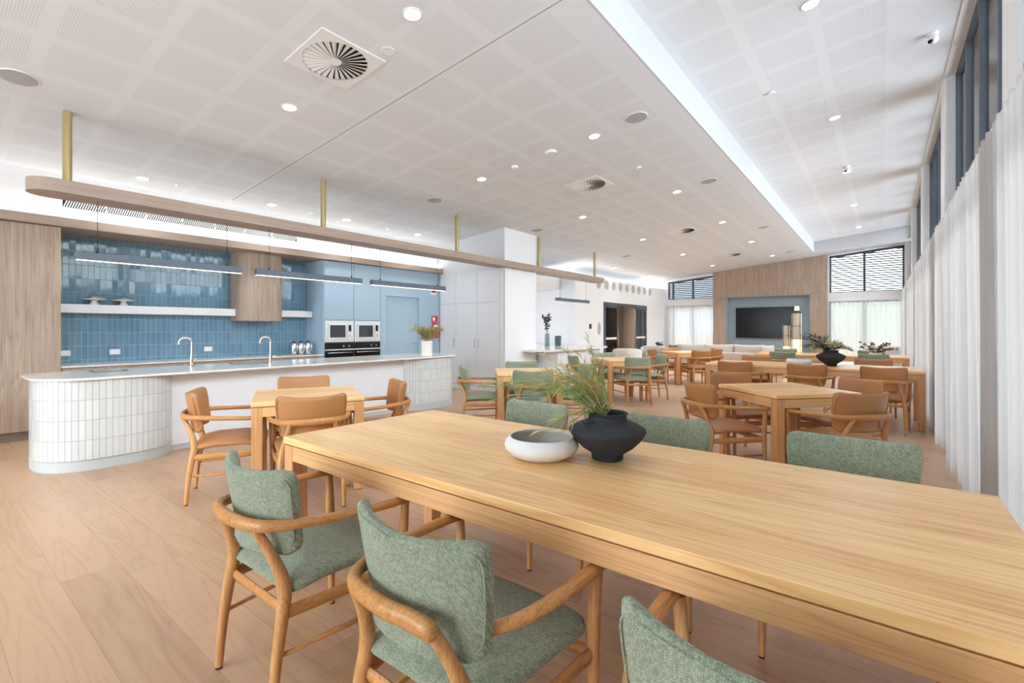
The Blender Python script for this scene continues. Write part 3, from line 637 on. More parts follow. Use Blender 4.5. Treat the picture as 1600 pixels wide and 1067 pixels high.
# jugs on back bench
for k, y in enumerate((4.30, 4.42, 4.54)):
    j = empty('steel_jug', (-8.32+.02*k, y, .861), 0, 'tall stainless steel jug, %s of the three on the back bench' % ('left', 'middle', 'right')[k], 'jug', 'steel jugs on the back bench')
    mb = MB(); mb.lathe([(.045, 0), (.05, .01), (.05, .2), (.042, .215)], 20); mb.build('body', M['steel'], j, smooth=True, angle=50)
    mb = MB(); mb.lathe([(.043, .215), (.043, .23), (.015, .238), (.012, .25)], 20); mb.build('lid', M['black_matte'], j, smooth=True, angle=50)
    mb = MB(); mb.tube(catmull([(.045, .01, .19), (.085, .02, .18), (.09, .02, .10), (.05, .01, .06)], 5), .008, 8); mb.build('handle', M['steel'], j, smooth=True)
for k, y in enumerate((1.60, 1.92)):
    j = empty('cake_stand', (-8.52, y, 1.6555), 0, 'white cake stand under a clear glass dome, %s one on the long shelf' % ('left', 'right')[k], 'cake stand', 'cake stands on the shelf')
    mb = MB(); mb.lathe([(.055, 0), (.05, .01), (.03, .05), (.035, .066), (.12, .068), (.13, .075), (.13, .082), (.02, .083)], 28); mb.build('stand', M['vase_w'], j, smooth=True, angle=50)
    mb = MB(); mb.lathe([(.115, .084), (.118, .10), (.105, .125), (.06, .14), (.012, .145)], 28, cap=False); dm = mb.build('dome', M['dome_glass'], j, smooth=True)
    mb = MB(); mb.lathe([(.004, .145), (.010, .15), (.014, .16), (.010, .172), (.003, .175)], 14); mb.build('knob', M['glass'], dm, smooth=True)

# hanging beam
bm = empty('hanging_beam', (0, 0, 0), 0, 'long timber veneer beam with rounded ends hanging from brass rods over the island', 'hanging beam')
BX0, BX1, BY0, BY1 = -6.36, -6.0, 0.68, 11.95
r_ = .1795
pl = [((BX0+BX1)/2+r_*math.cos(a), BY0+r_+r_*math.sin(a)) for a in [-PI+k*PI/20 for k in range(21)]] + [((BX0+BX1)/2+r_*math.cos(a), BY1-r_+r_*math.sin(a)) for a in [k*PI/20 for k in range(21)]]
mb = MB(); mb.prism(pl, 2.60, 2.72); mb.build('beam', M['veneer_y'], bm, smooth=True, angle=40)
for y in (0.965, 3.62, 6.28, 8.95, 11.62):
    mb = MB(); mb.tube([(-6.19, y, 2.70), (-6.19, y, CZ(-6.19)+.02)], .036, 16, cap=True); mb.build('rod', M['brass'], bm, smooth=True, angle=50)
# cove strip on top of the canopy, washing the wall above; one on top of the low white wall
def cove(name, x, y0, y1, z, lb, e, rot):
    o = empty(name, (x, (y0+y1)/2, z), 0, lb, 'strip light'); h = (y1-y0)/2
    box('channel', (-.012, -h, 0), (.012, h, .008), M['plastic'], o); box('strip', (-.008, -h, .008), (.008, h, .012), M['cove'], o)
    l = bpy.data.lights.new('cove_glow', 'AREA'); l.shape = 'RECTANGLE'; l.size = .03; l.size_y = 2*h; l.energy = e; l.color = (1, .97, .93)
    lo = bpy.data.objects.new('cove_glow', l); COL.objects.link(lo); lo.parent = o; lo.location = (0, 0, .02); lo.rotation_euler = (PI, rot, 0)
cove('cove_light', -7.975, -3.9, 7.55, 2.701, 'thin strip light along the top of the timber canopy', 9, 0)
cove('cove_light', -7.15, 12.3, 19.3, 2.956, 'thin strip light along the top of the low white wall above the vents', 3, 0)
# pendants
for k, (y0, y1, on) in enumerate(((1.02, 2.55, 1), (2.71, 4.25, 1), (4.42, 5.98, 1), (9.69, 11.31, 0))):
    lb = ('slim dark linear pendant light, left of the three over the island', 'slim dark linear pendant light in the middle over the island', 'slim dark linear pendant light right of the three over the island', 'slim grey linear pendant light over the servery bench, beyond the column')[k]
    p = empty('linear_pendant', (-6.2, (y0+y1)/2, 2.0), 0, lb, 'pendant light', 'linear pendants under the beam'); h = (y1-y0)/2
    box('housing', (-.03, -h, .008), (.03, h, .085), M['charcoal'], p, bevel=.003)
    box('diffuser', (-.024, -h+.01, .004), (.024, h-.01, .009), M['led'] if on else M['plastic'], p)
    for s_ in (-1, 1):
        mb = MB(); mb.tube([(0, s_*(h-.17), .085), (0, s_*(h-.17), .60)], .0028, 6); mb.lathe([(.012, .085), (.012, .10), (.005, .115)], 10, (0, s_*(h-.17), 0)); mb.build('cable', M['black_matte'], p)

# servery bench
sv = empty('servery_bench', (0, 0, 0), 0, 'pale curved servery bench beyond the white column', 'servery bench')
sp_ = [(-6.13, 8.25), (-5.86, 8.22), (-5.66, 8.45), (-5.58, 8.9), (-5.56, 9.9), (-5.62, 11.0), (-5.75, 11.5), (-5.95, 11.75), (-6.4, 11.9), (-7.08, 12.05), (-8.6, 12.08), (-8.6, 9.0), (-6.5, 9.0), (-6.13, 8.85)]
sc = [(p_.x, p_.y) for p_ in catmull([(x, y, 0) for x, y in sp_[:9]], 6)] + sp_[9:]
mb = MB(); mb.prism(sc, .83, .87); mb.build('benchtop', M['stone'], sv)
mb = MB(); mb.prism([(-6.13, 8.99), (-5.72, 9.0), (-5.72, 10.9), (-6.0, 11.55), (-7.08, 11.98), (-8.5, 12.0), (-8.5, 9.05), (-6.4, 9.0)], 0, .83); mb.build('body', M['white_gloss'], sv)
# vases on servery
def twigs(parent, n, h, spread, mat, leafmat, leaf=.03, seed=1, base_r=.01, nl=10, nm='stem', lean=(0, 0), wl=.35, th=.0018):
    rr = random.Random(seed)
    for i in range(n):
        a = rr.uniform(0, 2*PI); s_ = rr.uniform(.3, 1)*spread
        tip = Vector((s_*math.cos(a)+lean[0], s_*math.sin(a)+lean[1], h*rr.uniform(.7, 1)))
        mid = tip*0.5+Vector((rr.uniform(-.1, .1)*spread, rr.uniform(-.1, .1)*spread, h*.12))
        P = catmull([(rr.uniform(-base_r, base_r), rr.uniform(-base_r, base_r), -.05), tuple(mid), tuple(tip)], 6)
        mb = MB(); mb.tube(P, lerps([th, th*.4], len(P)), 5)
        for q in range(nl):
            k = rr.uniform(.25, 1)*(len(P)-1); p_ = P[int(k)]
            dv = Vector((rr.uniform(-1, 1), rr.uniform(-1, 1), rr.uniform(-.2, 1))).normalized()
            sd = dv.cross(Vector((rr.uniform(-1, 1), rr.uniform(-1, 1), rr.uniform(-1, 1)))).normalized()*leaf*wl
            L = leaf*rr.uniform(.7, 1.3); up = dv.cross(sd).normalized()*leaf*.06
            mb.add([p_, p_+dv*L*.5+sd+up, p_+dv*L, p_+dv*L*.5-sd+up, p_+dv*L*.5-up], [(0, 1, 2, 3), (0, 4, 2, 1), (0, 3, 2, 4)])
        mb.build(nm, leafmat if callable(getattr(leafmat, 'keys', None)) is False else leafmat, parent)
v = empty('tall_vase', (-6.95, 10.42, .871), 0, 'tall pale teal vase on the servery bench beside the column', 'vase')
mb = MB(); mb.lathe([(.05, 0), (.065, .02), (.068, .25), (.055, .33), (.05, .33), (.05, .30)], 24); mb.build('body', M['vase_t'], v, smooth=True, angle=50)
f = empty('leafy_branches', (-6.95, 10.42, 1.19), 0, 'dark leafy branches standing in the tall teal vase', 'branches'); twigs(f, 9, .55, .20, None, M['leafd'], .06, 3, nl=16)
v = empty('short_vase', (-6.95, 10.95, .871), 0, 'short dark teal pot on the servery bench right of the tall vase', 'vase')
mb = MB(); mb.lathe([(.07, 0), (.085, .02), (.09, .26), (.08, .265), (.075, .24), (.07, .05)], 24); mb.build('body', M['vase_td'], v, smooth=True, angle=50)
# white vase on island
v = empty('white_vase', (-6.05, 5.42, .8725), 0, 'white textured cylindrical vase near the right end of the island', 'vase')
mb = MB(); prof = [(.085, 0)]
for k in range(1, 24): prof.append((.092+.005*math.sin(k*1.9), k*.0105))
prof += [(.09, .25), (.082, .25), (.078, .22)]
mb.lathe(prof, 24); mb.build('body', M['vase_w'], v, smooth=True)
f = empty('grass_bunch', (-6.05, 5.42, 1.11), 0, 'loose yellow-green grassy foliage in the white island vase', 'foliage'); twigs(f, 34, .24, .34, None, M['leaf2'], .085, 11, .03, 14, wl=.09); 
# wall bits on the left wall
o = empty('thermostat', (-7.099, 13.03, 1.40), 0, 'small square black wall control on the white wall left of the sliding door', 'wall control'); box('face', (0, -.07, -.075), (.015, .07, .075), M['black_matte'], o, bevel=.004); box('bezel', (0, -.085, -.09), (.006, .085, .09), M['plastic'], o)
o = empty('wall_plaque', (-7.099, 13.62, 1.33), 0, 'small oval grey plaque on the white wall beside the sliding door frame', 'plaque')
mb = MB(); ov_ = [(.0, .10*math.cos(a), .20*math.sin(a)) for a in [k*PI/14 for k in range(28)]]
mb.add([(0, y, z) for _, y, z in ov_]+[(.015, y*.95, z*.95) for _, y, z in ov_], [tuple(range(28, 56))]+[(i, (i+1) % 28, 28+(i+1) % 28, 28+i) for i in range(28)]); mb.build('plate', M['speaker'], o, smooth=True, angle=40)
ordn = ('nearest', 'second', 'third', 'fourth', 'fifth', 'sixth', 'seventh', 'eighth', 'farthest')
for k in range(9):
    y = 13.6+k*.527
    o = empty('round_wall_vent', (-7.099, y, 2.755), 0, 'round grey vent high on the white wall, %s of nine above the sliding door' % ordn[k], 'wall vent', 'round vents on the white wall')
    def ring(r0, r1, x0, x1, n=24):
        m_ = MB(); vs = []
        for a in [2*PI*q/n for q in range(n)]:
            c_, s_ = math.cos(a), math.sin(a); vs += [(x0, r0*c_, r0*s_), (x0, r1*c_, r1*s_), (x1, r1*c_, r1*s_), (x1, r0*c_, r0*s_)]
        fs = []
        for q in range(n):
            b0, b1 = 4*q, 4*((q+1) % n)
            for e in range(4): fs.append((b0+e, b1+e, b1+(e+1) % 4, b0+(e+1) % 4))
        m_.add(vs, fs); return m_
    ring(.145, .165, 0, .012).build('rim', M['plastic'], o, smooth=True, angle=40)
    mb = MB(); nn = 24; mb.add([(.004, .146*math.cos(2*PI*q/nn), .146*math.sin(2*PI*q/nn)) for q in range(nn)], [tuple(range(nn))]); mb.build('mesh_disc', M['vent_mesh'], o)
o = empty('wall_projector', (-7.98, 0.50, 3.05), 0, 'black wall-mounted bracket lamp at the far left edge above the canopy', 'wall lamp')
mb = MB(); mb.tube([(-.04, 0, 0), (.25, 0, 0)], .03, 10); mb.build('arm', M['black_matte'], o); mb = MB(); mb.tube([(.1, 0, -.03), (.1, 0, -.16)], .05, 14); mb.build('lamp_head', M['speaker'], o, smooth=True, angle=50)

# ------------------------------------------------------------------ ceiling fittings
SL = math.atan(0.092)
def ceil_empty(name, x, y, cz, lb, cat, group=None):
    o = empty(name, (x, y, cz(x)-.001), 0, lb, cat, group); o.rotation_euler = (0, -SL, 0); return o
def downlight(x, y, cz, lb, first=[None], k=1.0):
    if first[0] is None:
        o = ceil_empty('downlight', x, y, cz, lb, 'downlight', 'recessed downlights')
        m_ = MB(); m_.lathe([(.062, -.008), (.075, -.006), (.078, 0), (.06, 0)], 28, cap=False); m_.build('trim_ring', M['plastic'], o, smooth=True)
        m_ = MB(); m_.lathe([(.061, -.004), (.061, -.001)], 28); m_.build('lens', M['lens'], o)
        first[0] = o
    else:
        o = first[0].copy(); COL.objects.link(o); o.location = (x, y, cz(x)-.001); o['label'] = lb
        for ch in first[0].children:
            if ch.type == 'MESH': c = ch.copy(); COL.objects.link(c); c.parent = o
    l = bpy.data.lights.new('downlight_beam', 'SPOT'); l.energy = SPOT_W*k; l.color = (.94, .97, 1); l.spot_size = math.radians(125); l.spot_blend = .7; l.shadow_soft_size = .055
    lo = bpy.data.objects.new('downlight_beam', l); COL.objects.link(lo); lo.parent = o; lo.location = (0, 0, -.02)
KS = (.85, .85, 1.5, 2.6, 3.3, 3.3)
YS = (2.38, 5.28, 8.31, 11.32, 14.35, 17.5)
O6 = ('nearest', 'second', 'third', 'fourth', 'fifth', 'farthest')
for i, y in enumerate(YS): downlight(-2.82, y, CZ, 'round recessed downlight in the row beside the white ceiling step, %s one' % O6[i], k=KS[i])
for i, y in enumerate(YS): downlight(-4.69, y, CZ, 'round recessed downlight in the middle row of the low ceiling, %s one' % O6[i], k=KS[i])
for i, y in enumerate((1.91, 3.57, 4.90, 6.55)): downlight(-7.59, y, CZ, 'round recessed downlight in the row along the kitchen canopy, %s one' % ('nearest', 'second', 'third', 'farthest')[i])
for i, y in enumerate((14.47, 17.55)): downlight(-6.98, y, CZ, 'round recessed downlight near the white wall vents, %s one' % ('nearer', 'farther')[i], k=.4)
for i, y in enumerate((5.12, 8.08, 11.02, 14.07, 17.2)): downlight(-0.52, y, CH, 'round recessed downlight in the high ceiling strip, %s one' % ('nearest', 'second', 'third', 'fourth', 'farthest')[i], k=(.9, 1.1, 1.8, 2.6, 3.0)[i])
# the same rows carry on behind the camera
for x in (-2.82, -4.69, -7.59):
    for y in (-.6, -3.4):
        l = bpy.data.lights.new('downlight_beam', 'SPOT'); l.energy = SPOT_W*.7; l.color = (.94, .97, 1); l.spot_size = math.radians(125); l.spot_blend = .7; l.shadow_soft_size = .055
        lo = bpy.data.objects.new('downlight_beam', l); COL.objects.link(lo); lo.location = (x, y, CZ(x)-.02)
def disc(name, x, y, cz, lb, cat, r, mt, group, drop=.008, dot=False):
    o = ceil_empty(name, x, y, cz, lb, cat, group)
    m_ = MB(); m_.lathe([(r*.2, -drop), (r*.93, -drop), (r*.95, -drop*.4)], 36); m_.build('cover', M[mt], o, smooth=True, angle=30)
    m_ = MB(); m_.lathe([(r*.95, -drop*1.1), (r, -drop*.8), (r, 0)], 36, cap=False); m_.build('rim', M['plastic'], o, smooth=True)
for i, (x, y, lb) in enumerate(((-5.76, .59, 'large flat round ceiling speaker at the left edge above the beam'), (-2.24, 5.22, 'round ceiling speaker beside the white ceiling step, nearest of its row'), (-2.25, 8.19, 'round ceiling speaker beside the white ceiling step, second of its row'), (-2.24, 12.74, 'round ceiling speaker beside the white ceiling step, third of its row'), (-2.29, 17.28, 'round ceiling speaker beside the white ceiling step, farthest of its row'), (-5.81, 5.37, 'round ceiling speaker left of the white column and behind the beam rods'), (-5.83, 8.35, 'round ceiling speaker just right of the top of the white column'), (-5.85, 12.93, 'round ceiling speaker beyond the far end of the hanging beam'))):
    disc('ceiling_speaker', x, y, CZ, lb, 'speaker', .13, 'speaker', 'ceiling speakers')
for x, y, r, lb in ((-3.45, 5.26, .08, 'white round smoke detector on the ceiling near the middle square air diffuser'), (-4.07, 5.28, .05, 'small white ceiling sensor left of the smoke detector'), (-2.84, 6.70, .045, 'small white ceiling sensor between two downlights of the step row'), (-7.58, 4.23, .05, 'small white ceiling sensor over the kitchen right of the brass rod'), (-7.58, 5.78, .05, 'small white ceiling sensor over the kitchen near the third downlight'), (-7.56, 2.28, .025, 'tiny sprinkler head over the kitchen near the first downlight')):
    disc('smoke_detector', x, y, CZ, lb, 'detector', r, 'plastic', 'ceiling detectors', drop=.03)
disc('smoke_detector', -1.08, 6.62, CH, 'small white detector on the high ceiling strip', 'detector', .045, 'plastic', 'ceiling detectors', drop=.02)
disc('smoke_detector', -3.30, 2.52, CZ, 'white round detector plate beside the nearest square air diffuser', 'detector', .06, 'plastic', 'ceiling detectors', drop=.006)
for i, y in enumerate((2.29, 6.78, 11.35, 16.0)):
    o = ceil_empty('air_diffuser', -3.72, y, CZ, 'square white swirl air diffuser with round slatted face, %s of the four' % ('nearest', 'second', 'third', 'farthest')[i], 'air diffuser', 'swirl air diffusers')
    m_ = MB(); hs = .30
    fr = [(-hs, -hs), (hs, -hs), (hs, hs), (-hs, hs)]; n = 40; ci = [(.265*math.cos(2*PI*q/n), .265*math.sin(2*PI*q/n)) for q in range(n)]
    sq = []
    for q in range(n):
        a = 2*PI*q/n; c_, s_ = math.cos(a), math.sin(a); k_ = hs/max(abs(c_), abs(s_)); sq.append((c_*k_, s_*k_))
    vs = [(x, yy, -.012) for x, yy in ci]+[(x, yy, -.012) for x, yy in sq]+[(x, yy, 0) for x, yy in sq]
    m_.add(vs, [(q, (q+1) % n, n+(q+1) % n, n+q) for q in range(n)]+[(n+q, n+(q+1) % n, 2*n+(q+1) % n, 2*n+q) for q in range(n)]); m_.build('face_plate', M['plastic'], o)
    m_ = MB(); m_.lathe([(.265, -.0025), (.265, -.001)], 40); m_.build('duct', M['black_matte'], o)
    m_ = MB(); m_.lathe([(.05, -.014), (.05, -.008)], 20)
    for q in range(28):
        a = 2*PI*q/28; a2 = a+.16; m_.add([(.045*math.cos(a), .045*math.sin(a), -.013), (.265*math.cos(a), .265*math.sin(a), -.013), (.265*math.cos(a2), .265*math.sin(a2), -.003), (.045*math.cos(a2), .045*math.sin(a2), -.004)], [(0, 1, 2, 3)])
    m_.build('vanes', M['plastic'], o)
for (x, y, lb) in ((.42, 6.57, 'white turret security camera on the high ceiling near the windows'), (-.50, 10.66, 'small white security camera beside the third high-ceiling downlight')):
    o = ceil_empty('security_camera', x, y, CH, lb, 'camera', 'security cameras')
    m_ = MB(); m_.lathe([(.05, 0), (.05, -.02), (.03, -.03)][::-1], 20); m_.build('base', M['plastic'], o, smooth=True, angle=40)
    m_ = MB(); m_.lathe([(.004, -.105), (.03, -.10), (.045, -.075), (.045, -.05), (.03, -.028)], 20); hd3 = m_.build('head', M['plastic'], o, smooth=True)
    m_ = MB(); m_.tube([(-.02, -.03, -.085), (-.035, -.052, -.10)], .018, 12); m_.build('lens', M['black'], hd3)

# ------------------------------------------------------------------ curtains
def curtain(name, x_of, u0, u1, z0, z1, mt, lb, du=.018, per=.15, amp=.035, axis='Y', seed=0, top_hold=1.0):
    rr = random.Random(seed); ph = [rr.uniform(0, 6.28) for _ in range(6)]
    n = int((u1-u0)/du); m_ = MB(); vs = []; rows = 8
    for j in range(rows+1):
        z = z0+(z1-z0)*j/rows; ft = j/rows
        for i in range(n+1):
            u = u0+(u1-u0)*i/n
            a = math.sin(2*PI*u/per+.6*math.sin(u*1.7+ph[0]))*amp*(.55+.45*ft)
            lo = (math.sin(u*6.1+ph[1]+.8*math.sin(u*1.3))*.6+math.sin(u*13.7+ph[2])*.35+math.sin(u*3.1+ph[3])*.5)*amp*.8*(1-.75*ft)
            d_ = a+lo; du_ = .012*math.sin(u*9+ph[4]+ft*2)*(1-ft)
            p_ = (x_of+d_, u+du_, z) if axis == 'Y' else (u+du_, x_of+d_, z); vs.append(p_)
    fs = [(j*(n+1)+i, j*(n+1)+i+1, (j+1)*(n+1)+i+1, (j+1)*(n+1)+i) for j in range(rows) for i in range(n)]
    m_.add(vs, fs); o = m_.build(name, M[mt], smooth=True); tag(o, lb, 'curtain', 'sheer curtains'); return o
segs = [(-3.9, 3.60, 'pale grey sheer curtain at the right edge of the picture, nearest the camera'), (3.61, 7.5, 'pale grey sheer curtain beside the foreground table, second along the windows'), (7.51, 11.5, 'pale grey sheer curtain beside the far long table with the black bowl'), (11.51, 19.3, 'farthest pale grey sheer curtain along the windows, reaching the end wall')]
for k, (a, b_, lb) in enumerate(segs):
    c = curtain('sheer_curtain', .543, a, b_, .015, 2.51, 'curtain', lb, seed=4+k, per=.155, amp=.045)
    m_ = MB(); m_.box((.52, a+.01, 2.51), (.56, b_-.01, 2.53)); m_.build('curtain_track', M['plastic'], c)
for (a, b_, lb) in ((-7.02, TW0-.04, 'thin white see-through curtain at the end wall left of the television wall'), (TW1+.08, .53, 'thin white see-through curtain at the end wall right of the television wall')):
    c = curtain('sheer_curtain', 19.42, a, b_, .015, 2.27, 'curtain_b', lb, axis='X', seed=int(10+a), per=.13, amp=.025)
    m_ = MB(); m_.box((a, 19.40, 2.27), (b_, 19.44, 2.285)); m_.build('curtain_track', M['plastic'], c)

# ------------------------------------------------------------------ tables
def table(x, y, rz, L, W, lb, cat='table', T=.77, leg=.085, group=None):
    t_ = empty('dining_table', (x, y, 0), rz, lb, cat, group); hx, hy = L/2, W/2
    box('tabletop', (-hx, -hy, T-.035), (hx, hy, T), M['oak_x'], t_, bevel=.003)
    ap = MB(); e = .004
    ap.box((-hx+leg, -hy+e, T-.115), (hx-leg, -hy+.03, T-.041)); ap.box((-hx+leg, hy-.03, T-.115), (hx-leg, hy-e, T-.041)); ap.box((-hx+.03, -hy+.03, T-.041), (hx-.03, hy-.03, T-.035))
    ap.build('apron', M['oak_xs'], t_, bevel=.002)
    ap = MB(); ap.box((-hx+e, -hy+leg, T-.115), (-hx+.03, hy-leg, T-.041)); ap.box((hx-.03, -hy+leg, T-.115), (hx-e, hy-leg, T-.041)); ap.build('apron', M['oak_ys'], t_, bevel=.002)
    for sx in (-1, 1):
        for sy in (-1, 1):
            x0, x1 = sorted((sx*(hx-e), sx*(hx-leg))); y0, y1 = sorted((sy*(hy-e), sy*(hy-leg)))
            lg = box('leg', (x0, y0, .006), (x1, y1, T-.041), M['oak_z'], t_, bevel=.003)
            box('foot_pad', (x0+.01, y0+.01, 0), (x1-.01, y1-.01, .006), M['black_matte'], lg)
    return t_
T1c = ((-2.45+.31)/2, 1.73); table(T1c[0], T1c[1], 0, 2.76, 1.04, 'long oak dining table in the foreground, running out of the picture to the right')
T8 = (-.91, 8.58); table(T8[0], T8[1], 0, 2.73, 1.03, 'far long oak dining table holding a black bowl vase, tan chairs around it')
T9 = (-.93, 12.37); table(T9[0], T9[1], 0, 2.73, 1.03, 'farthest long oak dining table, just in front of the glowing lanterns')
R26 = math.radians(63.7); R48 = math.radians(47.5)
SM = {'T2': (-3.94, 2.16, R26, 'small square oak table with four tan chairs in front of the kitchen island'),
      'T7': (-.72, 5.11, R48, 'small square oak table with tan chairs in mid-room behind the foreground table'),
      'T4': (-3.74, 5.12, math.radians(42), 'small square oak table with green chairs behind the foliage of the black vase'),
      'T5': (-3.88, 8.30, math.radians(50), 'small square oak table with green chairs in front of the cream tub chair'),
      'T6': (-3.80, 11.78, math.radians(46), 'small square oak table with tan chairs in front of the beige sofa')}
for k, (x, y, a, lb) in SM.items(): table(x, y, a, .83, .83, lb, leg=.08)

# ------------------------------------------------------------------ chairs (front is +Y)
def make_chair(kind, variant=False):
    up = M['green'] if kind == 'green' else M['tan']
    c = empty('dining_armchair', (0, 0, 0))
    # backrest
    def wb(x, y, n):
        z = .682 + y; lean = -.262 - .16*(z-.66)
        k = (x/.25); yy = lean + .085*k*k + n; yy += -.02*(1-min(1, abs(z-.52)/.1)) if z < .56 else 0
        zz = z + .020*k*k*(1 if z > .7 else 0) - (.0)
        xs_ = x*(.86+.14*min(1, max(0, (z-.53)/.2)))
        return (xs_, yy, zz)
    bk = pad(.49, .30, .048, .042, wb, 26, 16, 6, .003).build('backrest', up, c, smooth=True)
    pts_ = []
    for q in range(33):
        a_ = 2*PI*q/32; p_ = 6
        cx_, sy_ = math.copysign(abs(math.cos(a_))**(2/p_), math.cos(a_)), math.copysign(abs(math.sin(a_))**(2/p_), math.sin(a_))
        pts_.append(wb(cx_*.240, sy_*.140, -.020))
    MB().tube(pts_, .0028, 6, up=(0, 1, 0)).build('piping', up, bk, smooth=True)
    # seat
    def ws(x, y, n):
        f = (y+.25)/.5; return (x*(.88+.12*f), y+.02, .44 + n + .012*(1-(x/.27)**2) - .012*f*f*(1 if y > .1 else 0) - .02*max(0, -y-.12)/.13)
    pad(.53, .50, .058, .09, ws, 20, 20, 4, .008).build('seat', up, c, smooth=True)
    # arm rail
    half = [(.295, .27, .632), (.293, .14, .637), (.280, 0, .644), (.252, -.13, .651), (.205, -.245, .656), (.135, -.305, .66), (.0, -.322, .66)]
    if variant:   # right rear leg runs up into the back rail; the right arm springs from the side of the backrest
        rail = catmull([(.150, -.300, .640), (.146, -.310, .656)] + [(.09, -.315, .66)] + [(-a, b_, c_) for a, b_, c_ in half[::-1]], 6)
        rl = len(rail)
        MB().tube(rail, lerps([(.018, .020), (.020, .024), (.019, .025), (.018, .025), (.018, .024), (.017, .021), (.018, .018), (.020, .016), (.022, .016), (.021, .015)], rl), 14).build('arm_rail', M['chair_rail'], c, smooth=True, angle=60)
        arm = catmull([(.198, -.160, .600), (.255, -.085, .616), (.288, .04, .630), (.294, .16, .634), (.295, .27, .632)], 6)
        MB().tube(arm, lerps([(.015, .017), (.019, .018), (.022, .018), (.023, .017), (.021, .015)], len(arm)), 14).build('arm_rest', M['chair_rail'], c, smooth=True, angle=60)
    rail = catmull(half + [(-a, b_, c_) for a, b_, c_ in half[-2::-1]], 6)
    rd = lerps([(.021, .015), (.022, .016), (.019, .016), (.017, .018), (.017, .021), (.018, .024), (.018, .025), (.018, .024), (.017, .021), (.017, .018), (.019, .016), (.022, .016), (.021, .015)], len(rail))
    if not variant: MB().tube(rail, rd, 14).build('arm_rail', M['chair_rail'], c, smooth=True, angle=60)
    for s_ in (-1, 1):
        P = catmull([(s_*.218, -.272, .008), (s_*.216, -.258, .18), (s_*.212, -.235, .34), (s_*.200, -.222, .44), (s_*.172, -.252, .55), (s_*.15, -.300, .652)], 6)
        lg = MB().tube(P, lerps([(.014, .014), (.017, .018), (.021, .022), (.022, .024), (.018, .019), (.015, .016)], len(P)), 12, up=(0, 1, 0)).build('leg', M['chair_wood'], c, smooth=True, angle=60)
        MB().lathe([(.013, 0), (.013, .009)], 12, (s_*.218, -.272, 0)).build('glide', M['black_matte'], lg)
        P = catmull([(s_*.272, .245, .008), (s_*.270, .238, .25), (s_*.272, .236, .45), (s_*.284, .238, .622)], 6)
        lg = MB().tube(P, lerps([(.013, .013), (.018, .018), (.021, .021), (.017, .016)], len(P)), 12, up=(0, 1, 0)).build('leg', M['chair_wood'], c, smooth=True, angle=60)
        MB().lathe([(.012, 0), (.012, .009)], 12, (s_*.272, .245, 0)).build('glide', M['black_matte'], lg)
        P = [(s_*.212, -.235, .352), (s_*.25, .0, .357), (s_*.268, .235, .362)]
        MB().tube(P, [(.012, .024)]*3, 8).build('seat_rail', M['chair_rail'], c, smooth=True, angle=50)
        MB().tube([(s_*.215, -.255, .215), (s_*.25, 0, .22), (s_*.268, .238, .225)], [.008, .011, .008], 10).build('stretcher', M['chair_rail'], c, smooth=True)
    MB().tube([(-.262, .225, .362), (.262, .225, .362)], [(.012, .024)]*2, 8).build('seat_rail', M['chair_rail'], c, smooth=True, angle=50)
    MB().tube([(-.222, -.222, .355), (.222, -.222, .355)], [(.011, .02)]*2, 8).build('seat_rail', M['chair_rail'], c, smooth=True, angle=50)
    return c
protos = {}; used = {}
for k_ in ('green', 'tan'): protos[k_] = make_chair(k_); used[k_] = False
protos['green_b'] = make_chair('green', True); used['green_b'] = False
def chair(kind, x, y, rz, lb, grp):
    if not used[kind]: o = protos[kind]; used[kind] = True
    else: o = copy_tree(protos[kind])
    o.location = (x, y, 0); o.rotation_euler = (0, 0, rz); tag(o, lb, 'armchair', grp); return o
G = 'green armchairs at the near long table'
chair('green', -1.83, 1.03, 0, 'green armchair at the left of the near side of the foreground table', G)
chair('green_b', -.95, 1.03, 0, 'green armchair in the middle of the near side of the foreground table', G)
chair('green', -.14, 1.03, 0, 'green armchair cut off by the bottom edge, near side of the foreground table', G)
chair('green', -1.80, 2.36, PI, 'green armchair across the foreground table, behind the white bowl and foliage', G)
chair('green', -.94, 2.36, PI, 'green armchair across the foreground table, just right of the black vase', G)
chair('green', -.11, 2.38, PI, 'green armchair across the foreground table, nearest the curtains', G)
def around(key, kinds, labels, grp, d=(.58, .58, .58, .58), tw=(0, 0, 0, 0)):
    x, y, a, _ = SM[key]
    for i, kd in enumerate(kinds):
        if kd is None: continue
        an = a + (PI, PI*1.5, 0, PI/2)[i]     # direction from table centre: -u, -v, +u, +v
        chair(kd, x+d[i]*math.cos(an), y+d[i]*math.sin(an), an+PI/2+tw[i], labels[i], grp)
around('T2', ('tan',)*4, ('tan armchair at the left of the square table by the island', 'tan armchair between the island-side square table and the foreground table', 'tan armchair at the right of the square table by the island', 'tan leather armchair between the square table and the island'), 'tan armchairs at the square table by the island', d=(.58, .48, .55, .60))
around('T7', ('tan',)*4, ('tan armchair at the left of the square table in mid-room', 'tan armchair at the front right of the mid-room square table', 'tan armchair at the rear right of the mid-room square table', 'tan armchair at the rear left of the mid-room square table'), 'tan armchairs at the square table in the middle', d=(.66, .60, .62, .60))
around('T4', ('green',)*4, ('green armchair left of the square table nearest the tiled island end', 'green armchair with its back to the camera at the square table behind the foliage', 'green armchair mostly hidden by the foliage, right of the square table', 'green armchair at the rear of the square table, in front of the white column'), 'green armchairs at the square table behind the foliage', d=(.60, .52, .58, .58))
around('T5', ('green',)*4, ('green armchair seen side-on at the servery side of the farther green-chair table', 'green armchair with its back to the camera at the farther green-chair table', 'green armchair turned side-on at the right of the farther green-chair table', 'green armchair at the rear of the farther green-chair table, beside the cream tub chair'), 'green armchairs at the square table by the servery', d=(.72, .50, .60, .60), tw=(0, 0, -.15, 0))
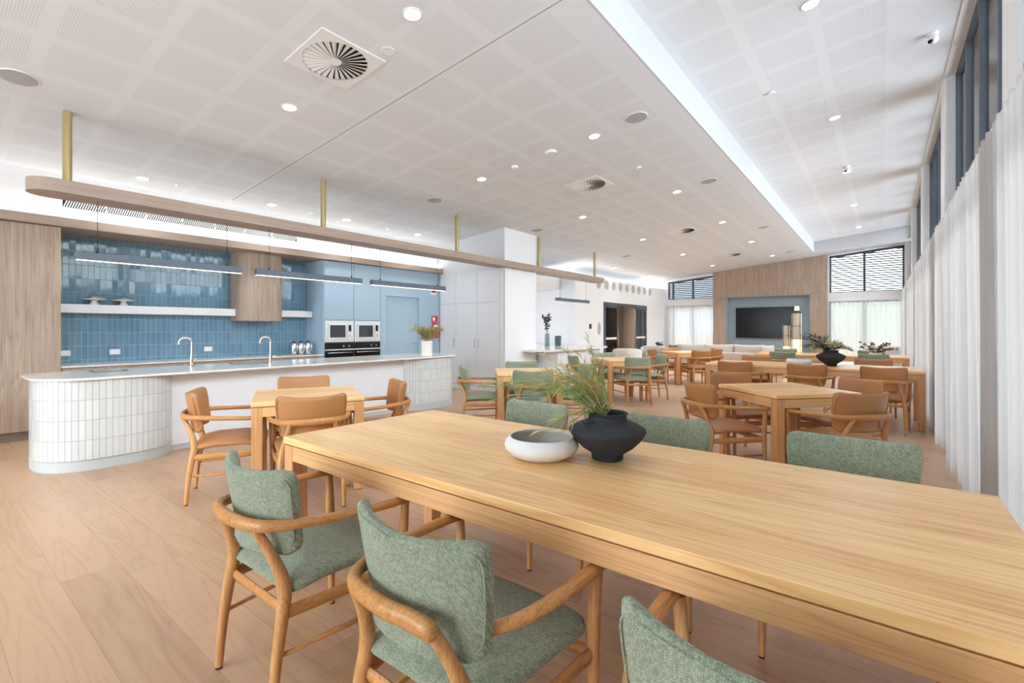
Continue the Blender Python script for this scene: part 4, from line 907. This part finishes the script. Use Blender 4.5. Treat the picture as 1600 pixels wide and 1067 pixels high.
around('T6', ('tan',)*4, ('tan armchair at the left of the square table before the sofa', 'tan armchair with its back to the camera at the square table before the sofa', 'tan armchair at the right of the square table before the sofa', 'tan armchair at the rear left of the square table before the sofa'), 'tan armchairs at the square table before the sofa', d=(.64, .55, .62, .60))
G = 'armchairs at the far long table'
for i, x in enumerate((-1.75, -.82, .02)): chair('tan', x, 7.93, 0, 'tan armchair on the near side of the far long table, %s of three' % ('left', 'middle', 'right')[i], G)
chair('tan', -1.80, 9.36, PI, 'tan armchair across the far long table, left of the white bowl', G)
chair('tan', -.1, 9.36, PI, 'tan armchair across the far long table, right of the black bowl', G)
G = 'armchairs at the farthest long table'
chair('green', -1.66, 11.68, 0, 'green armchair on the near side of the farthest long table, left one', G)
chair('green', -.12, 11.68, 0, 'green armchair on the near side of the farthest long table, right one', G)
chair('green', -1.85, 13.10, PI, 'green armchair across the farthest long table, in front of the lanterns', G)
chair('green', -.18, 13.10, PI, 'green armchair across the farthest long table, near the dried branches', G)

# ------------------------------------------------------------------ table decor
def black_vase(x, y, z, lb, s=1.0):
    v = empty('black_vase', (x, y, z), 0, lb, 'vase'); v.scale = (s, s, s)
    pr = [(.060, 0), (.066, .004), (.067, .022), (.072, .030), (.110, .055), (.140, .085), (.158, .112), (.163, .124), (.158, .134), (.130, .150), (.100, .163), (.086, .170), (.081, .178), (.082, .193), (.088, .198), (.083, .201), (.075, .196), (.072, .18), (.072, .17), (.10, .14), (.10, .06), (.03, .03)]
    MB().lathe(pr, 56).build('body', M['vase'], v, smooth=True); return v
def white_bowl(x, y, z, lb, s=1.0):
    v = empty('white_bowl', (x, y, z), 0, lb, 'bowl'); v.scale = (s, s, s)
    pr = [(.085, 0), (.105, .004), (.135, .018), (.157, .040), (.162, .056), (.156, .075), (.142, .090), (.136, .093)]
    MB().lathe([(.002, .0)]+pr, 56, cap=False).build('outer', M['bowl_out'], v, smooth=True)
    pr = [(.136, .093), (.132, .091), (.142, .075), (.150, .056), (.145, .04), (.12, .018), (.03, .012)]
    MB().lathe(pr, 56, cap=False).build('lining', M['bowl_in'], v, smooth=True)
    MB().lathe([(.03, .012), (.029, .0125)], 56).build('lining', M['bowl_in'], v); return v
VX, VY = -.93, 1.86
black_vase(VX, VY, .7705, 'squat black clay vase with narrow neck on the foreground table')
white_bowl(-1.17, 1.71, .7705, 'shallow white bowl with grey inside on the foreground table beside the vase')
RGT = Vector((.789, .615, 0)); FWD = Vector((-.615, .789, 0))
def spray(name, base, tips, lb, leafL, mats, seed, per=34, wid=.0022, scale=1.0):
    rr = random.Random(seed); f = empty(name, base, 0, lb, 'foliage')
    for i, (r, u, fw) in enumerate(tips):
        tip = RGT*r+FWD*fw+Vector((0, 0, u)); tip *= scale
        mid = tip*.5+Vector((rr.uniform(-.02, .02), rr.uniform(-.02, .02), abs(tip.length)*.13))
        P = catmull([(rr.uniform(-.02, .02)*scale, rr.uniform(-.02, .02)*scale, -.08*scale), (tip.x*.12, tip.y*.12, .02), tuple(mid), tuple(tip)], 7)
        mb = MB(); mb.tube(P, lerps([.0022*scale, .0008*scale], len(P)), 5)
        for q in range(per):
            k = rr.uniform(.30, 1)*(len(P)-1); a = P[int(k)]; b_ = P[min(int(k)+1, len(P)-1)]; p_ = a.lerp(b_, k-int(k))
            d0 = (P[min(int(k)+1, len(P)-1)]-P[max(int(k)-1, 0)]).normalized()
            dv = (d0*rr.uniform(.6, 1.4)+Vector((rr.uniform(-1, 1), rr.uniform(-1, 1), rr.uniform(-.8, 1)))*.75).normalized()
            L = leafL*rr.uniform(.5, 1.25); sd = dv.cross(Vector((rr.uniform(-1, 1), rr.uniform(-1, 1), rr.uniform(-1, 1)))).normalized()*wid*scale*rr.uniform(.8, 1.8)
            up = dv.cross(sd).normalized()*wid*.5*scale; bend = Vector((0, 0, -L*.12))
            mb.add([p_-sd*.5, p_+sd*.5, p_+dv*L*.5+sd, p_+dv*L*.5-sd, p_+dv*L+bend, p_+dv*L*.5+up], [(0, 1, 2, 5), (0, 5, 3), (2, 4, 5), (5, 4, 3), (1, 0, 3, 2), (2, 3, 4)])
        mb.build('stem', mats[i % len(mats)], f)
    return f
rq = random.Random(12); tips = []
for k in range(34):
    t_ = rq.random(); tips.append((-.06-.50*t_*rq.uniform(.6, 1.0), .07+.20*(1-t_)*rq.uniform(.3, 1)+.06*rq.random(), rq.uniform(-.12, .12)))
tips += [(-.34, -.06, -.14), (-.26, -.03, -.13), (-.20, -.02, -.15), (-.02, .12, .05), (-.03, .17, 0), (-.20, .29, .02), (-.13, .27, .0), (-.62, .12, .04), (-.56, .06, -.02), (-.27, .26, .03)]
spray('wild_grass_stems', (VX, VY, .955), tips, 'green and straw-coloured grassy stems leaning out of the near black vase', .062, (M['leaf'], M['leaf2'], M['leaf']), 5, per=24, wid=.0016)
black_vase(-.60, 8.56, .7705, 'black bowl-shaped vase on the far long table', 1.18)
white_bowl(-.99, 8.42, .7705, 'white rounded bowl on the far long table left of the black vase', 1.1)
tp2 = [(-.12, .12, 0), (-.22, .16, .0), (-.32, .12, .05), (-.42, .2, .0), (-.05, .2, .05), (-.3, .25, 0), (.22, .08, 0), (.3, .04, .0), (-.18, .06, .05), (-.4, .08, 0), (.05, .14, 0)]
f = spray('flower_arrangement', (-.60, 8.56, .98), tp2, 'green leaves and creamy blooms in the black vase on the far table', .12, (M['leaf'], M['leafd']), 9, per=30, wid=.006)
rr = random.Random(3)
for k in range(22):
    p_ = RGT*rr.uniform(-.16, .20)+FWD*rr.uniform(-.08, .08)+Vector((0, 0, rr.uniform(.03, .13)))
    mb = MB()
    for q in range(9):
        a = 2*PI*q/9; dv = Vector((math.cos(a), math.sin(a), rr.uniform(.2, .8))).normalized()*.055; sd = dv.cross(Vector((0, 0, 1))).normalized()*.016
        mb.add([p_, p_+dv*.6+sd, p_+dv, p_+dv*.6-sd, p_+dv*.6-Vector((0, 0, .006))], [(0, 1, 2, 3), (0, 4, 2, 1), (0, 3, 2, 4)])
    mb.build('flower', M['petal'], f)
f = empty('dried_branches', (-.10, 12.5, .77), 0, 'brown dried branches rising behind the green chairs of the farthest long table', 'branches')
b_ = MB(); b_.lathe([(.06, 0), (.10, .02), (.11, .05), (.1, .055), (.05, .02)], 24); b_.build('dish', M['bowl_out'], f, smooth=True)
for k in range(12):
    tip = RGT*rr.uniform(-.45, .5)+FWD*rr.uniform(-.1, .1)+Vector((0, 0, rr.uniform(.12, .27))); mb = MB()
    P = catmull([(0, 0, .03), tuple(tip*.5+Vector((0, 0, .04))), tuple(tip)], 5); mb.tube(P, lerps([.006, .003], len(P)), 6)
    for q in range(14):
        p_ = P[rr.randrange(3, len(P))]; d_ = Vector((rr.uniform(-1, 1), rr.uniform(-1, 1), rr.uniform(-.2, 1))).normalized()*.06; sd = d_.cross(Vector((0, 1, .3))).normalized()*.012
        mb.add([p_, p_+d_*.5+sd, p_+d_, p_+d_*.5-sd, p_+d_*.5+Vector((0, 0, .006))], [(0, 1, 2, 4), (0, 4, 2, 3), (3, 2, 1, 0)])
    mb.build('stem', M['twig'], f)

# ------------------------------------------------------------------ lounge end
def lantern(x, y, r, h, lb, knob):
    o = empty('floor_lantern', (x, y, 0), 0, lb, 'lantern')
    MB().lathe([(r, 0), (r, .03)], 28).build('base', M['black_matte'], o, smooth=True, angle=40)
    n = 5; hh = (h-.06)/n
    for k in range(n):
        lit = k < 3 if knob else k < 2.5
        sh = MB().lathe([(r*.92, .03+k*hh), (r*.92, .03+(k+1)*hh-.008)], 28).build('shade', M['lantern'] if lit else M['shade'], o, smooth=True, angle=40)
        MB().lathe([(r*.97, .03+(k+1)*hh-.010), (r*.97, .03+(k+1)*hh)], 28).build('band', M['black_matte'], sh, smooth=True, angle=40)
    fr = MB()
    for q in range(4):
        a = PI/4+q*PI/2; fr.tube([(r*.97*math.cos(a), r*.97*math.sin(a), .02), (r*.97*math.cos(a), r*.97*math.sin(a), h-.03)], .006, 6)
    fr.build('frame', M['black_matte'], o)
    if knob:
        MB().lathe([(r*.97, h-.03), (r*.8, h-.005), (r*.45, h+.03), (.03, h+.035)], 24).build('cap', M['black_matte'], o, smooth=True, angle=40)
        MB().lathe([(.05, h+.03), (.06, h+.06), (.05, h+.14), (.02, h+.145)], 16).build('knob', M['lantern'], o, smooth=True, angle=40)
def px(pxx, y):  # world x on plane Y=y for a photo column
    u = pxx-800; s_, c_ = math.sin(math.radians(37.945)), math.cos(math.radians(37.945)); return y*(-s_*740+c_*u)/(c_*740+s_*u)
lantern(px(1245, 14.6), 14.6, .125, 1.78, 'tall cylindrical glowing lantern with a knob top in front of the television wall', True)
lantern(px(1229, 14.75), 14.75, .095, 1.46, 'shorter cylindrical glowing lantern left of the tall lantern', False)
def cushion(x, y, z, w_, h_, lb, mt, rz=0, tilt=.2, grp='sofa cushions'):
    def wf(a, b_, n):
        b2 = b_+h_/2; return (a*(1+.06*abs(b_/h_*2)**2), n-b2*tilt, b2*math.sqrt(1-tilt*tilt)+.02*(abs(a)/(w_/2))**2*(b_/h_*2))
    m_ = pad(w_, h_, .14, .04, wf, 14, 10, 1.4, .02); o = m_.build('cushion', M[mt], smooth=True); o.location = (x, y, z); o.rotation_euler = (0, 0, rz); tag(o, lb, 'cushion', grp); return o
def sofa(x, y, L, rz, lb, mt, back=.64):
    o = empty('sofa', (x, y, 0), rz, lb, 'sofa'); h = L/2
    box('base', (-h, -.42, .10), (h, .42, .30), M[mt], o, bevel=.03)
    bb = MB(); bb.box((-h, -.46, .12), (h, -.26, back)); bb.build('backrest', M[mt], o, bevel=.035)
    for s_ in (-1, 1):
        x0, x1 = sorted((s_*h, s_*(h-.16))); box('armrest', (x0, -.25, .14), (x1, .44, .56), M[mt], o, bevel=.03)
    n = max(1, round(L/.9))
    for k in range(n):
        w0 = -h+.17+(L-.34)*k/n; box('seat_cushion', (w0+.005, -.24, .30), (w0+(L-.34)/n-.005, .43, .45), M[mt], o, bevel=.03)
    for sx in (-1, 1):
        for sy in (-1, 1): MB().tube([(sx*(h-.1), sy*.34, 0), (sx*(h-.1), sy*.34, .11)], .02, 8).build('leg', M['black_matte'], o)
xl, xr = px(1052, 15), px(1206, 15)
sofa((xl+xr)/2, 15.2, xr-xl, 0, 'long beige fabric sofa seen from behind, facing the television', 'beige')
ww = (px(1193, 15)-px(1058, 15))/3
for k in range(3): cushion(px(1058, 15)+ww*(k+.5), 15.10, .45, ww*.97, .40, 'large beige back cushion on the long sofa, %s of three' % ('left', 'middle', 'right')[k], 'beige', 0, -.12)
cushion(px(1200, 15), 15.02, .45, .34, .40, 'pale pointed scatter cushion at the right end of the long sofa', 'cream', .5, -.1)
cushion(px(1053, 15.1), 15.04, .47, .30, .34, 'dark brown scatter cushion at the left end of the long sofa', 'brown_fab', .3, -.1)
sofa(.02, 15.6, .86, PI/2*0, 'pale sofa behind the farthest long table, beside the window curtains', 'cream', .66)
cushion(.08, 15.5, .45, .6, .42, 'pale cushion on the sofa beside the window curtains', 'cream', 0, -.12)
def tub(x, y, rz, lb, mt):
    o = empty('tub_chair', (x, y, 0), rz, lb, 'armchair')
    MB().lathe([(.30, .16), (.34, .18), (.34, .40), (.30, .43)], 32).build('seat', M[mt], o, smooth=True, angle=50)
    n = 26; vs = []; fs = []
    for i in range(n+1):
        a = PI*(1.0-.22)+(PI*1.44)*i/n; e = abs(i/n-.5)*2; zt = .76-.16*e**2.5
        for (r, z) in ((.33, .15), (.40, .15), (.43, zt-.03), (.40, zt), (.36, zt-.02), (.31, .38)): vs.append((r*math.cos(a), r*math.sin(a), z))
    for i in range(n):
        for k in range(6): fs.append((6*i+k, 6*i+(k+1) % 6, 6*i+6+(k+1) % 6, 6*i+6+k))
    fs += [tuple(range(6))[::-1], tuple(range(6*n, 6*n+6))]
    MB().add(vs, fs).build('shell', M[mt], o, smooth=True)
    for q in range(4):
        a = PI/4+q*PI/2; MB().tube([(.25*math.cos(a), .25*math.sin(a), .17), (.28*math.cos(a), .28*math.sin(a), 0)], .016, 8).build('leg', M['chair_wood'], o)
tub(-5.95, 13.2, math.radians(200)+PI, 'cream upholstered tub chair in front of the sliding door', 'cream')
tub(px(1022, 15.2), 15.2, math.radians(30)+PI, 'grey upholstered tub chair between the sliding door and the beige sofa', 'grey_fab')
o = empty('side_table', (px(1030, 16.6), 16.6, 0), 0, 'small round side table behind the grey tub chair', 'side table')
MB().lathe([(.22, .60), (.22, .62)], 28).build('tabletop', M['oak_z'], o, smooth=True, angle=40); MB().lathe([(.16, 0), (.16, .02), (.02, .03), (.02, .60)], 20).build('stand', M['black_matte'], o, smooth=True, angle=40)
f = empty('dark_ornament', (px(1030, 16.6), 16.6, .621), 0, 'dark leafy ornament on the small side table', 'ornament'); twigs(f, 8, .22, .17, None, M['brown_dk'], .07, 21, nl=8, th=.004); MB().lathe([(.04, 0), (.06, .03), (.05, .06), (.03, .07)], 16).build('pot', M['brown_dk'], f, smooth=True)
# shelving in the store room behind the sliding door
o = empty('shelf_unit', (-8.5, 15.8, 0), 0, 'brown shelving unit seen through the open sliding door', 'shelving')
box('back_panel', (0, -1.3, 0), (.02, 1.3, 2.4), M['brown_lam'], o)
for z in (.45, .85, 1.15, 1.45, 1.95): box('shelf', (.02, -1.3, z), (.38, 1.3, z+.03), M['brown_dk'], o)
for y in (-1.3, 1.27): box('side_panel', (.02, y, 0), (.38, y+.03, 2.4), M['brown_lam'], o)
# ------------------------------------------------------------------ outside
mb = MB(); mb.add([(-60, -50, -.15), (60, -50, -.15), (60, 80, -.15), (-60, 80, -.15)], [(0, 1, 2, 3)]); o = mb.build('paving_ground', M['grass']); o['kind'] = 'structure'
o = empty('neighbouring_house', (-9.2, 33, 0), 0, 'dark gabled roof and pale walls of a building seen through the end windows', 'house')
box('walls', (-4, 0, -.1), (5, 5, 3.2), M['house'], o)
mb = MB(); mb.add([(-4.6, -.6, 3.1), (5.6, -.6, 3.1), (5.6, 5.6, 3.1), (-4.6, 5.6, 3.1), (-2.6, 2.5, 5.6), (3.6, 2.5, 5.6)], [(0, 1, 5, 4), (2, 3, 4, 5), (1, 2, 5), (3, 0, 4), (3, 2, 1, 0)]); mb.build('roof', M['roof'], o)
o = empty('timber_fence', (0, 26, 0), 0, 'yellowish low fence beyond the end-wall windows', 'fence')
for k in range(60): box('paling', (-10+k*.25, 0, -.1), (-10+k*.25+.235, .03, 1.0), M['fence'], o)

o = tag(box('hedge', (-6, 29, -.1), (8, 30.5, 2.6), M['hedge'], bevel=.2), 'pale green hedge beyond the fence outside the end windows', 'hedge')
